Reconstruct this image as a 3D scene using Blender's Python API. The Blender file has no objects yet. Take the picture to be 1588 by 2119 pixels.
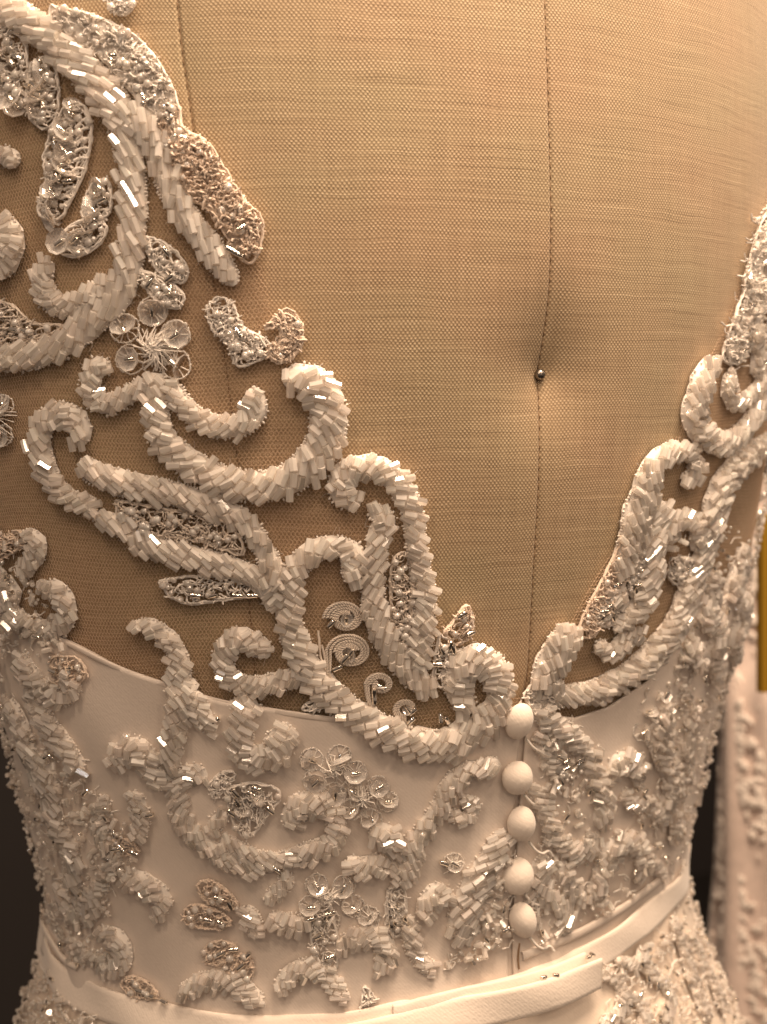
import bpy, math, random
import numpy as np
from mathutils import Matrix, Vector

# ------------------------------------------------------------------ scene, camera, light
scn = bpy.context.scene
scn.render.engine = 'CYCLES'
scn.view_settings.view_transform = 'Standard'
scn.view_settings.look = 'None'
scn.view_settings.gamma = 1.0
scn.view_settings.exposure = -0.40
scn.cycles.max_bounces = 8
scn.cycles.transparent_max_bounces = 16
col = scn.collection
rng = np.random.default_rng(11)
random.seed(5)

PW, PH, FPX = 1588.0, 2119.0, 2600.0
AZ, RAD, CH, PITCH, YAW, ROLL = .463, .446, .168, .070, -.009, -.019
_ang = AZ + YAW
CP = np.array([-RAD * math.sin(AZ), -RAD * math.cos(AZ), CH])
_fw = np.array([math.sin(_ang) * math.cos(PITCH), math.cos(_ang) * math.cos(PITCH), -math.sin(PITCH)])
_r0 = np.array([math.cos(_ang), -math.sin(_ang), 0.0])
_u0 = np.cross(_r0, _fw)
_rt = math.cos(ROLL) * _r0 + math.sin(ROLL) * _u0
_up = -math.sin(ROLL) * _r0 + math.cos(ROLL) * _u0

cd = bpy.data.cameras.new('camera')
cam = bpy.data.objects.new('camera', cd); col.objects.link(cam)
m = Matrix.Identity(4)
for i in range(3):
    m[i][0] = _rt[i]; m[i][1] = _up[i]; m[i][2] = -_fw[i]; m[i][3] = CP[i]
cam.matrix_world = m
cd.sensor_fit = 'VERTICAL'; cd.sensor_height = 24.0
cd.lens = FPX / PH * 24.0
cd.clip_start = 0.01; cd.clip_end = 50
cd.dof.use_dof = True; cd.dof.focus_distance = 0.352; cd.dof.aperture_fstop = 7.2
scn.camera = cam

w = bpy.data.worlds.new('World'); scn.world = w; w.use_nodes = True
bg = w.node_tree.nodes['Background']
bg.inputs[0].default_value = (1.0, .74, .56, 1); bg.inputs[1].default_value = .27

def area(name, loc, aim, size, power, colr):
    ld = bpy.data.lights.new(name, 'AREA'); ld.shape = 'DISK'; ld.size = size
    ld.energy = power; ld.color = colr
    o = bpy.data.objects.new(name, ld); col.objects.link(o); o.location = loc
    o.rotation_euler = (Vector(aim) - Vector(loc)).to_track_quat('-Z', 'Y').to_euler()
    return o
WARM = (1, .75, .535)
area('ceiling_and_fill_lamp', (.07, -.27, 1.04), (0, -.10, .20), .50, 38.0, WARM)
area('ceiling_and_fill_lamp', (-.60, -.58, .98), (-.05, -.05, .10), .16, 4.0, WARM)  # fill lamp added at left front to brighten the gown's left side
for p, e in (((.60, -.70, .85), 1.3), ((.34, -.62, 1.02), 1.2), ((-.10, -.95, 1.00), 1.3), ((-.32, -.72, 1.05), 1.2), ((.28, -1.0, .75), 1.0), ((-.35, -1.05, .70), 1.0),
             ((.05, -1.1, .45), .8), ((-.75, -.55, .55), .9), ((.62, -.40, .55), .7), ((.0, -.70, .80), .9)):
    area('sparkle_lamp', p, (0, -.08, .12), .07, e * .95, WARM)  # small lamps added to make the beads sparkle, with some front fill
area('window_glow', (-.42, -1.15, .42), (0, -.08, .08), .06, .35, (.90, .95, 1))

# ------------------------------------------------------------------ materials
MATS = {}
def mat(name, base, rough=.5, **k):
    mt = bpy.data.materials.new(name); mt.use_nodes = True
    b = mt.node_tree.nodes['Principled BSDF']
    b.inputs['Base Color'].default_value = (*base, 1); b.inputs['Roughness'].default_value = rough
    for kk, v in k.items():
        b.inputs[kk.replace('_', ' ')].default_value = v
    MATS[name] = mt
    return mt
def N(mt, t, **k):
    n = mt.node_tree.nodes.new(t)
    for a, v in k.items(): setattr(n, a, v)
    return n
def LK(mt, a, b): mt.node_tree.links.new(a, b)
def mth(mt, op, a, b=None, c=None):
    n = N(mt, 'ShaderNodeMath', operation=op)
    for i, v in enumerate((a, b, c)):
        if v is None: continue
        if isinstance(v, (int, float)): n.inputs[i].default_value = v
        else: LK(mt, v, n.inputs[i])
    return n.outputs[0]
def ramp(mt, f, stops):
    n = N(mt, 'ShaderNodeValToRGB'); e = n.color_ramp.elements
    while len(e) < len(stops): e.new(.5)
    for i, (p, c) in enumerate(stops):
        e[i].position = p; e[i].color = (*c, 1)
    LK(mt, f, n.inputs[0]); return n.outputs[0]
def noise(mt, vec, scale, detail=2, rough=.5):
    n = N(mt, 'ShaderNodeTexNoise'); n.inputs['Scale'].default_value = scale
    n.inputs['Detail'].default_value = detail; n.inputs['Roughness'].default_value = rough
    if vec is not None: LK(mt, vec, n.inputs['Vector'])
    return n.outputs[0]
def bump(mt, h, dist, strength=1.0):
    n = N(mt, 'ShaderNodeBump'); n.inputs['Distance'].default_value = dist
    n.inputs['Strength'].default_value = strength
    LK(mt, h, n.inputs['Height']); LK(mt, n.outputs[0], mt.node_tree.nodes['Principled BSDF'].inputs['Normal'])
def objco(mt): return N(mt, 'ShaderNodeTexCoord').outputs['Object']

def linen():
    mt = mat('linen', (.6, .45, .3), .78)
    b = mt.node_tree.nodes['Principled BSDF']
    b.inputs['Sheen Weight'].default_value = .15
    uv = N(mt, 'ShaderNodeTexCoord').outputs['UV']
    warp = N(mt, 'ShaderNodeTexNoise'); warp.inputs['Scale'].default_value = 60; warp.inputs['Detail'].default_value = 3
    LK(mt, uv, warp.inputs['Vector'])
    sub = N(mt, 'ShaderNodeVectorMath', operation='SUBTRACT'); LK(mt, warp.outputs['Color'], sub.inputs[0]); sub.inputs[1].default_value = (.5, .5, .5)
    scl = N(mt, 'ShaderNodeVectorMath', operation='SCALE'); LK(mt, sub.outputs[0], scl.inputs[0]); scl.inputs['Scale'].default_value = .0022
    add = N(mt, 'ShaderNodeVectorMath', operation='ADD'); LK(mt, uv, add.inputs[0]); LK(mt, scl.outputs[0], add.inputs[1])
    sep = N(mt, 'ShaderNodeSeparateXYZ'); LK(mt, add.outputs[0], sep.inputs[0])
    u, v = sep.outputs[0], sep.outputs[1]
    cu = mth(mt, 'COSINE', mth(mt, 'MULTIPLY', u, 2 * math.pi / .00108))
    cv = mth(mt, 'COSINE', mth(mt, 'MULTIPLY', v, 2 * math.pi / .00140))
    weave = mth(mt, 'MULTIPLY', cu, cv)
    line = mth(mt, 'COSINE', mth(mt, 'MULTIPLY', v, 4 * math.pi / .00140))
    # slubs: long thin irregular weft threads
    cmb = N(mt, 'ShaderNodeCombineXYZ')
    LK(mt, mth(mt, 'MULTIPLY', u, 34.), cmb.inputs[0]); LK(mt, mth(mt, 'MULTIPLY', v, 900.), cmb.inputs[1])
    sl = noise(mt, cmb.outputs[0], 1.0, 2, .6)
    cmb2 = N(mt, 'ShaderNodeCombineXYZ')
    LK(mt, mth(mt, 'MULTIPLY', u, 700.), cmb2.inputs[0]); LK(mt, mth(mt, 'MULTIPLY', v, 40.), cmb2.inputs[1])
    sl2 = noise(mt, cmb2.outputs[0], 1.0, 2, .6)
    slub = mth(mt, 'SUBTRACT', mth(mt, 'MULTIPLY', sl, 2.0), 1.0)
    slub = mth(mt, 'ADD', slub, mth(mt, 'MULTIPLY', mth(mt, 'MULTIPLY', slub, mth(mt, 'ABSOLUTE', slub)), 2.6))
    weave = mth(mt, 'MULTIPLY', weave, mth(mt, 'MULTIPLY_ADD', noise(mt, uv, 220, 3, .65), 1.7, .05))
    slub2 = mth(mt, 'SUBTRACT', mth(mt, 'MULTIPLY', sl2, 1.0), .5)
    h = mth(mt, 'ADD', mth(mt, 'ADD', mth(mt, 'MULTIPLY', weave, .42), mth(mt, 'MULTIPLY', line, .07)),
            mth(mt, 'ADD', mth(mt, 'MULTIPLY', slub, .17), mth(mt, 'MULTIPLY', slub2, .26)))
    h = mth(mt, 'ADD', h, .5)
    c = ramp(mt, h, [(0, (.185, .115, .062)), (.45, (.360, .256, .154)), (.85, (.49, .368, .238)), (1, (.61, .475, .33))])
    bl = noise(mt, uv, 18, 3)
    mx = N(mt, 'ShaderNodeMixRGB', blend_type='MULTIPLY'); mx.inputs[0].default_value = 1
    LK(mt, c, mx.inputs[1]); LK(mt, ramp(mt, bl, [(.35, (.93, .97, .93)), (.65, (1.0, .94, .92))]), mx.inputs[2])
    LK(mt, mx.outputs[0], b.inputs['Base Color'])
    bump(mt, h, .00016, .7)
linen()

def cloth(name, base, rough, scale=2600, amt=.00008, var=.08, sheen=.25):
    mt = mat(name, base, rough); b = mt.node_tree.nodes['Principled BSDF']
    b.inputs['Sheen Weight'].default_value = sheen
    uv = N(mt, 'ShaderNodeTexCoord').outputs['UV']
    sep = N(mt, 'ShaderNodeSeparateXYZ'); LK(mt, uv, sep.inputs[0])
    d1 = mth(mt, 'SINE', mth(mt, 'MULTIPLY', mth(mt, 'ADD', sep.outputs[0], sep.outputs[1]), scale * 2))
    d2 = noise(mt, uv, 900, 2)
    hh = mth(mt, 'ADD', mth(mt, 'MULTIPLY', d1, .05), d2)
    f = noise(mt, uv, 45, 4)
    LK(mt, ramp(mt, f, [(.3, tuple(x * (1 - var) for x in base)), (.7, base)]), b.inputs['Base Color'])
    bump(mt, hh, amt, .6)
    return mt
cloth('satin', (.77, .665, .58), .48, 2600, .00014, .12)
cloth('crepe', (.85, .745, .65), .88, 2600, .0002, .10, .35)
cloth('skirt_fabric', (.80, .68, .57), .6, 2600, .0001, .08)

def thread(name, base, rough=.7):
    mt = mat(name, base, rough); b = mt.node_tree.nodes['Principled BSDF']
    b.inputs['Sheen Weight'].default_value = .4
    oc = objco(mt)
    n = noise(mt, oc, 1400, 2)
    n2 = noise(mt, oc, 160, 2)
    LK(mt, ramp(mt, n2, [(.3, tuple(x * .82 for x in base)), (.7, base)]), b.inputs['Base Color'])
    bump(mt, n, .0002, .7)
    return mt
thread('ivory_thread', (.91, .83, .75))
thread('blush_thread', (.84, .68, .55))
thread('beige_thread', (.76, .65, .55))
mat('tulle_thread', (.60, .43, .30), .7)
mat('seam_thread', (.20, .12, .06), .8)
mat('groove', (.27, .165, .09), .9)

def beadmat(name, base, tint2, trans, rough):
    mt = mat(name, base, rough); b = mt.node_tree.nodes['Principled BSDF']
    b.inputs['IOR'].default_value = 1.5
    b.inputs['Coat Weight'].default_value = 1.0; b.inputs['Coat Roughness'].default_value = .11; b.inputs['Coat IOR'].default_value = 2.3
    geo = N(mt, 'ShaderNodeNewGeometry'); oi = N(mt, 'ShaderNodeObjectInfo')
    r = mth(mt, 'FRACT', mth(mt, 'ADD', geo.outputs['Random Per Island'], oi.outputs['Random']))
    LK(mt, ramp(mt, r, [(0, tint2), (.25, base), (.7, base), (1, tuple(min(1, x * 1.06) for x in base))]), b.inputs['Base Color'])
    r2 = mth(mt, 'FRACT', mth(mt, 'MULTIPLY', r, 7.31))
    LK(mt, mth(mt, 'MULTIPLY_ADD', r2, trans * 1.2, trans * .4), b.inputs['Transmission Weight'])
    r3 = mth(mt, 'FRACT', mth(mt, 'MULTIPLY', r, 13.7))
    LK(mt, mth(mt, 'MULTIPLY_ADD', r3, .14, rough * .5), b.inputs['Roughness'])
    b.inputs['Specular IOR Level'].default_value = .8
    r4 = mth(mt, 'FRACT', mth(mt, 'MULTIPLY', r, 29.3))
    LK(mt, mth(mt, 'MULTIPLY', mth(mt, 'GREATER_THAN', r4, .95), .6), b.inputs['Metallic'])
    tl = N(mt, 'ShaderNodeBsdfTranslucent'); tl.inputs[0].default_value = (.98, .93, .88, 1)
    mx = N(mt, 'ShaderNodeMixShader'); mx.inputs[0].default_value = .40
    LK(mt, b.outputs[0], mx.inputs[1]); LK(mt, tl.outputs[0], mx.inputs[2]); LK(mt, mx.outputs[0], mt.node_tree.nodes['Material Output'].inputs[0])
    return mt
beadmat('bugle_glass', (.97, .92, .865), (.95, .86, .79), .38, .09)
beadmat('clear_glass', (.97, .92, .87), (.95, .86, .80), .34, .08)
mat('silver_lining', (.92, .86, .78), .10, Metallic=1.0)
mat('pin_steel', (.30, .27, .24), .28, Metallic=1.0)

def clear_mat():
    mt = mat('clear_sequin', (.98, .95, .92), .09, Metallic=.40)
    nt = mt.node_tree; b = nt.nodes['Principled BSDF']
    tr = N(mt, 'ShaderNodeBsdfTransparent'); tr.inputs[0].default_value = (.98, .95, .92, 1)
    lw = N(mt, 'ShaderNodeLayerWeight'); lw.inputs[0].default_value = .35
    mx = N(mt, 'ShaderNodeMixShader')
    LK(mt, mth(mt, 'MULTIPLY_ADD', lw.outputs['Facing'], .6, .30), mx.inputs[0])
    LK(mt, tr.outputs[0], mx.inputs[1]); LK(mt, b.outputs[0], mx.inputs[2])
    b.inputs['Coat Weight'].default_value = 1; b.inputs['Coat Roughness'].default_value = .03
    LK(mt, mx.outputs[0], nt.nodes['Material Output'].inputs[0])
clear_mat()
mat('crystal', (1, .97, .93), .02, Transmission_Weight=1.0, IOR=1.52)
mat('dark_wall', (.045, .038, .036), .7)
mat('dark_floor', (.03, .025, .022), .6)
mat('metal_rail', (.22, .22, .23), .45, Metallic=.6)
mat('yellow_card', (.27, .15, .006), .5)
thread('lace_far', (.88, .78, .70))
thread('gown_far', (.74, .60, .53))

# ------------------------------------------------------------------ body surface
ZK = np.array([-1.06, -.60, -.30, -.16, -.10, -.05, 0, .05, .10, .16, .22, .28, .34, .44, .50])
KA = np.array([.40, .315, .235, .1849, .1588, .1354, .1204, .1285, .1392, .148, .1535, .158, .162, .166, .150])
KB = np.array([.40, .285, .185, .1333, .1193, .1055, .0941, .0911, .094, .0997, .1045, .106, .1063, .100, .080])
KY = np.array([-.40, -.280, -.177, -.1201, -.1036, -.0876, -.0755, -.0798, -.0885, -.0978, -.1028, -.1020, -.0960, -.0740, -.050])
KC = KY + KB
MA, MB_, MC = (np.gradient(v, ZK) for v in (KA, KB, KC))
def _cr(z, v, m):
    i = np.clip(np.searchsorted(ZK, z) - 1, 0, len(ZK) - 2)
    h = ZK[i + 1] - ZK[i]; t = (z - ZK[i]) / h
    return (2*t**3-3*t**2+1)*v[i]+(t**3-2*t**2+t)*h*m[i]+(-2*t**3+3*t**2)*v[i+1]+(t**3-t**2)*h*m[i+1]
def ABC(z):
    z = np.clip(z, ZK[0], ZK[-1])
    return _cr(z, KA, MA), _cr(z, KB, MB_), _cr(z, KC, MC)
def S(ph, z):
    ph = np.asarray(ph, float); z = np.asarray(z, float)
    a, b, c = ABC(z)
    return np.stack([a * np.sin(ph), c - b * np.cos(ph), z + 0 * ph], -1)
def nrm(v): return v / np.maximum(np.linalg.norm(v, axis=-1, keepdims=True), 1e-12)
def NR(ph, z):
    e = 1e-3
    du = S(ph + e, z) - S(ph - e, z); dv = S(ph, z + e) - S(ph, z - e)
    return nrm(np.cross(du, dv))
def param(P):
    a, b, c = ABC(P[..., 2])
    return np.arctan2(P[..., 0] / a, (c - P[..., 1]) / b), P[..., 2]
def raydir(xy):
    xy = np.atleast_2d(np.asarray(xy, float))
    d = _fw + ((xy[:, :1] - PW / 2) * _rt - (xy[:, 1:2] - PH / 2) * _up) / FPX
    return d
def cast(xy):
    """photo pixel -> (phi, z) where its ray meets the body"""
    d = raydir(xy)
    ts = np.linspace(.22, .75, 160)
    P = CP + ts[None, :, None] * d[:, None, :]
    a, b, c = ABC(P[..., 2])
    F = (P[..., 0] / a) ** 2 + ((c - P[..., 1]) / b) ** 2 - 1
    ins = F < 0
    hit = ins.any(1)
    k = np.where(hit, ins.argmax(1), F.argmin(1))
    lo = ts[np.maximum(k - 1, 0)]; hi = ts[k]
    for _ in range(26):
        mid = (lo + hi) / 2
        Q = CP + mid[:, None] * d
        a, b, c = ABC(Q[:, 2])
        f = (Q[:, 0] / a) ** 2 + ((c - Q[:, 1]) / b) ** 2 - 1
        lo = np.where(f > 0, mid, lo); hi = np.where(f > 0, hi, mid)
    t = np.where(hit, hi, ts[k])
    Q = CP + t[:, None] * d
    return param(Q)
def project(P):
    d = P - CP; z = d @ _fw
    return PW / 2 + FPX * (d @ _rt) / z, PH / 2 - FPX * (d @ _up) / z, z
def onsurf(xy, h=0.0, cloth=False):
    ph, z = cast(xy); n = NR(ph, z)
    h = np.broadcast_to(np.asarray(h, float), ph.shape)
    if cloth: h = h + base_h(ph, z)
    return S(ph, z) + n * h[:, None], n
def base_h(ph, z):
    t = np.where(ph < cph, topL(ph), topR(ph))
    return np.where(z < t, SAT + .0002, TUL)
def snap(P, h):
    ph, z = param(P); n = NR(ph, z)
    return S(ph, z) + n * np.asarray(h)[..., None], n
SAT = .0022      # satin lies this far over the form
TUL = .0012      # tulle

def curve(xy):
    """photo polyline -> z as a function of phi"""
    ph, z = cast(xy); o = np.argsort(ph); ph, z = ph[o], z[o]
    return lambda q: np.interp(q, ph, z)

# ------------------------------------------------------------------ mesh helpers
def mk(name, V, faces, mt, parent=None, smooth=True, flat=None, uv=None):
    me = bpy.data.meshes.new(name)
    V = np.asarray(V, np.float32).reshape(-1, 3)
    fl = [np.asarray(f, np.int32) for f in (faces if isinstance(faces, list) else [faces]) if len(f)]
    me.vertices.add(len(V)); me.vertices.foreach_set('co', V.ravel())
    tot = sum(f.size for f in fl); npoly = sum(len(f) for f in fl)
    me.loops.add(tot); me.polygons.add(npoly)
    me.loops.foreach_set('vertex_index', np.concatenate([f.ravel() for f in fl]))
    sz = np.concatenate([np.full(len(f), f.shape[1], np.int32) for f in fl])
    me.polygons.foreach_set('loop_start', np.concatenate([[0], np.cumsum(sz)[:-1]]).astype(np.int32))
    if flat is None: sm = np.full(npoly, smooth)
    else: sm = ~np.asarray(flat)
    me.polygons.foreach_set('use_smooth', sm)
    if uv is not None:
        l = me.uv_layers.new(name='UVMap')
        idx = np.concatenate([f.ravel() for f in fl])
        l.data.foreach_set('uv', np.asarray(uv, np.float32)[idx].ravel())
    me.update(calc_edges=True); me.validate()
    if mt: me.materials.append(MATS[mt])
    o = bpy.data.objects.new(name, me); col.objects.link(o)
    if parent: o.parent = parent
    return o
def tag(o, label=None, cat=None, group=None, kind=None):
    for k, v in (('label', label), ('category', cat), ('group', group), ('kind', kind)):
        if v: o[k] = v
    return o
def empty(name, loc=(0, 0, 0)):
    o = bpy.data.objects.new(name, None); col.objects.link(o); o.empty_display_size = .02
    return o
class Acc:
    def __init__(s): s.V = []; s.F = {}; s.flat = {}; s.n = 0
    def add(s, V, faces, flat=False):
        V = np.asarray(V, float).reshape(-1, 3)
        for f in (faces if isinstance(faces, list) else [faces]):
            f = np.asarray(f, np.int64)
            if not f.size: continue
            s.F.setdefault((f.shape[1], flat), []).append(f + s.n)
        s.V.append(V); s.n += len(V)
    def build(s, name, mt, parent=None):
        if not s.n: return None
        fl = []; flat = []
        for (k, fb), v in s.F.items():
            a = np.concatenate(v); fl.append(a); flat += [fb] * len(a)
        return mk(name, np.concatenate(s.V), fl, mt, parent, flat=np.array(flat))
def gridf(nu, nv, closed=False):
    i, j = np.meshgrid(np.arange(nu if closed else nu - 1), np.arange(nv - 1))
    i2 = (i + 1) % nu
    return np.stack([j * nu + i, j * nu + i2, (j + 1) * nu + i2, (j + 1) * nu + i], -1).reshape(-1, 4)
def tubeV(P, r, k=5, Nn=None):
    P = np.asarray(P, float); n = len(P)
    T = nrm(np.gradient(P, axis=0))
    ref = Nn if Nn is not None else np.tile(np.array([0.3, -.5, .81]), (n, 1))
    B = nrm(np.cross(T, ref)); C = np.cross(B, T)
    a = np.arange(k) * 2 * math.pi / k
    r = np.broadcast_to(np.asarray(r, float), (n,))
    V = P[:, None, :] + r[:, None, None] * (np.cos(a)[None, :, None] * B[:, None, :] + np.sin(a)[None, :, None] * C[:, None, :])
    return V.reshape(-1, 3), gridf(k, n, True)
def cat(P, n):
    """Catmull-Rom through rows of P, n samples, evenly spaced by the first 3 columns"""
    P = np.asarray(P, float)
    Q = np.vstack([2 * P[0] - P[1], P, 2 * P[-1] - P[-2]])
    out = []
    for i in range(1, len(Q) - 2):
        t = np.linspace(0, 1, 16, endpoint=False)[:, None]
        p0, p1, p2, p3 = Q[i-1], Q[i], Q[i+1], Q[i+2]
        out.append(.5 * ((2*p1) + (-p0+p2)*t + (2*p0-5*p1+4*p2-p3)*t**2 + (-p0+3*p1-3*p2+p3)*t**3))
    out = np.vstack(out + [P[-1:]])
    d = np.concatenate([[0], np.cumsum(np.linalg.norm(np.diff(out[:, :3], axis=0), axis=1))])
    s = np.linspace(0, d[-1], n)
    return np.stack([np.interp(s, d, out[:, k]) for k in range(out.shape[1])], 1), d[-1]

# bead shapes (unit: length 1 along x, radius 1)
def bugle_tpl(k=6):
    a = np.arange(k) * 2 * math.pi / k
    ring = lambda x, r: np.stack([np.full(k, x), r * np.cos(a), r * np.sin(a)], 1)
    V = np.vstack([ring(-.5, 1), ring(.5, 1), ring(-.5, .5), ring(.5, .5), [[-.40, 0, 0]], [[.40, 0, 0]]])
    i = np.arange(k); j = (i + 1) % k
    side = np.stack([i, i + k, j + k, j], 1)[:, ::-1]
    e0 = np.stack([i, j, j + 2*k, i + 2*k], 1); e1 = np.stack([i + k, i + 3*k, j + 3*k, j + k], 1)
    h0 = np.stack([i + 2*k, j + 2*k, np.full(k, 4*k)], 1); h1 = np.stack([j + 3*k, i + 3*k, np.full(k, 4*k+1)], 1)
    tri = lambda q: np.vstack([q[:, [0, 1, 2]], q[:, [0, 2, 3]]])
    return V, side, np.vstack([tri(e0), tri(e1), h0, h1])[:, ::-1]
BUG = bugle_tpl()
def ball_tpl(nu=7, nv=5):
    V = [[0, 0, 1.]]
    for j in range(1, nv):
        t = math.pi * j / nv
        V += [[math.sin(t) * math.cos(2*math.pi*(i + .5*j)/nu), math.sin(t) * math.sin(2*math.pi*(i + .5*j)/nu), math.cos(t)] for i in range(nu)]
    V.append([0, 0, -1.]); V = np.array(V)
    i = np.arange(nu); j = (i + 1) % nu
    T = [np.stack([np.zeros(nu, int), 1 + i, 1 + j], 1)]
    for r in range(nv - 2):
        b = 1 + r * nu
        T += [np.stack([b + i, b + nu + i, b + j], 1), np.stack([b + j, b + nu + i, b + nu + j], 1)]
    b = 1 + (nv - 2) * nu
    T.append(np.stack([b + i, np.full(nu, len(V) - 1), b + j], 1))
    return V, np.vstack(T)
BALL = ball_tpl(6, 4)
BALLH = ball_tpl(14, 9)
def frame(x, n):
    x = nrm(x); y = nrm(np.cross(n, x)); z = np.cross(x, y)
    return np.stack([x, y, z], 1)     # columns
def add_bugle(acc, c, ax, n, L, r):
    R = frame(ax, n)
    V, sd, ho = BUG
    W = (V * [L, r, r]) @ R.T + c
    acc.F.setdefault((4, False), []).append(sd + acc.n)
    acc.F.setdefault((3, True), []).append(ho + acc.n)
    acc.V.append(W); acc.n += len(W)
def add_ball(acc, c, r, sc=(1, 1, 1), R=None, tpl=None):
    V, T = tpl or BALL
    W = V * (np.array(sc) * r)
    if R is not None: W = W @ R.T
    acc.add(W + c, T)

def frames(x, n):
    x = nrm(x); y = nrm(np.cross(n, x)); z = np.cross(x, y)
    return np.stack([x, y, z], 2)
def add_many(acc, tpl, c, R, sc):
    '''many copies of a template: tpl = V, [(faces, flat)...]'''
    V, fs = tpl; k = len(V); m = len(c)
    if not m: return
    W = np.einsum('mij,vj,mj->mvi', R, V, sc) if False else np.einsum('mij,mvj->mvi', R, V[None] * sc[:, None, :]) + c[:, None, :]
    off = (acc.n + np.arange(m) * k)
    for f, fb in fs:
        acc.F.setdefault((f.shape[1], fb), []).append((f[None] + off[:, None, None]).reshape(-1, f.shape[1]))
    acc.V.append(W.reshape(-1, 3)); acc.n += m * k
TB = (BUG[0], [(BUG[1], True), (BUG[2], True)])
TS = (BALL[0], [(BALL[1], False)])
_bm = {}
def bead_mesh(key, mt):
    if (key, mt) not in _bm:
        V, sd, ho = BUG
        o = mk('bugle_bead', V, [sd, ho], mt, smooth=False)
        _bm[(key, mt)] = o.data; bpy.data.objects.remove(o)
    return _bm[(key, mt)]
BEADS_LEFT = [300]

# ------------------------------------------------------------------ setting
def box(name, lo, hi, mt, parent=None, bev=0):
    lo = np.array(lo, float); hi = np.array(hi, float)
    V = [[(lo, hi)[(i >> k) & 1][k] for k in range(3)] for i in range(8)]
    F = [[0, 2, 3, 1], [4, 5, 7, 6], [0, 1, 5, 4], [2, 6, 7, 3], [0, 4, 6, 2], [1, 3, 7, 5]]
    return mk(name, V, np.array(F), mt, parent, smooth=False)
FLOOR = -1.055
tag(box('floor', (-3, -2.5, FLOOR - .1), (3, 2.2, FLOOR), 'dark_floor'), kind='structure')
tag(box('back_wall', (-3, 2.2, FLOOR - .1), (3, 2.3, 2.0), 'dark_wall'), kind='structure')

# ------------------------------------------------------------------ dress form
form = empty('dress_form')
tag(form, 'linen covered dress form with stitched back seams, wearing the beaded gown', 'dress form')
pin_ph, pin_z = (v[0] for v in cast([(1136, 777)]))
pinP = S(pin_ph, pin_z)
cb_px = np.array([(1128, -60), (1130, 0), (1137, 200), (1143, 480), (1142, 620), (1138, 700), (1135, 780), (1126, 860), (1120, 950), (1108, 1160), (1095, 1390), (1078, 1495), (1070, 1990)])
pr_px = np.array([(360, -60), (368, 20), (378, 120), (392, 210), (402, 290), (430, 500), (470, 780), (500, 1020), (520, 1300)])
def zcurve(xy, lo=None, hi=None):
    ph, z = cast(xy); o = np.argsort(z); ph, z = ph[o], z[o]
    return lambda q: np.interp(q, z, ph)
cbf, prf = zcurve(cb_px), zcurve(pr_px)
ZT, ZB = .455, -.14
def dimple(ph, z):
    P = S(ph, z); d = P - pinP
    dx = np.hypot(d[..., 0], d[..., 1]); dz = d[..., 2]
    r = np.sqrt(dx**2 + dz**2)
    f = .0030 * np.exp(-(r / .0065)) + .0022 * np.exp(-(r / .017)**2)
    # pull creases: the cloth is drawn up the seam above the pin
    f += .0008 * np.exp(-(dx / .006)**2) * np.exp(-((dz - .012) / .016)**2)
    return f
def seam_roll(dp, z):
    a, b, c = ABC(z)
    x = np.abs(dp) * a
    return .00045 * np.exp(-(x / .0006)**2) + .0003 * np.exp(-(x / .004)**2)
def panel(fa, fb, nu, nv, name='panel'):
    t = np.linspace(0, 1, nu); t = t - np.sin(2 * math.pi * t) / (2 * math.pi) * .85   # denser at the edges
    z = np.linspace(ZB, ZT, nv)
    T, Z = np.meshgrid(t, z)
    A = fa(Z); B = fb(Z)
    ph = A + (B - A) * T
    h = -(seam_roll(ph - A, Z) + seam_roll(ph - B, Z)) - dimple(ph, Z)
    P = S(ph, Z) + NR(ph, Z) * h[..., None]
    a, b, c = ABC(Z)
    uv = np.stack([ph * .135, Z], -1).reshape(-1, 2)
    return mk(name, P.reshape(-1, 3), gridf(nu, nv), 'linen', form, uv=uv)
RT = lambda z: cbf(z) + .95
panel(prf, cbf, 240, 420)
panel(cbf, RT, 200, 420)
panel(lambda z: prf(z) - .85, prf, 120, 260)
panel(RT, lambda z: prf(z) - .85 + 2 * math.pi, 90, 120)
# neck and shoulder cap, stand
zz = np.array([.455, .475, .49, .50, .51, .55, .56]); kk = np.array([1, .93, .80, .62, .44, .40, .0])
a, b, c = ABC(np.full(7, .455))
ang = np.linspace(0, 2 * math.pi, 65)[:-1]
V = np.stack([np.stack([kk[i] * a[i] * np.sin(ang), c[i] - kk[i]**.7 * b[i] * np.cos(ang), np.full(64, zz[i])], 1) for i in range(7)])
mk('shoulder_cap', V.reshape(-1, 3), gridf(64, 7, True)[:, ::1], 'linen', form, uv=np.stack([V[..., 0].ravel(), V[..., 2].ravel()], 1))
acc = Acc(); acc.add(*tubeV(np.array([[0, .015, -.14], [0, .015, -.6], [0, .015, -1.02]]), .014, 12, np.tile([0, 1., 0], (3, 1)))); acc.build('pole', 'pin_steel', form)
acc = Acc(); pr = [(.0, -1.0), (.02, -1.0), (.03, -1.03), (.15, -1.042), (.155, FLOOR + .001), (0, FLOOR + .001)]
V = np.stack([np.stack([r * np.cos(ang), .015 + r * np.sin(ang), np.full(64, z)], 1) for r, z in pr])
mk('base', V.reshape(-1, 3), gridf(64, 6, True), 'pin_steel', form)
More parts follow.
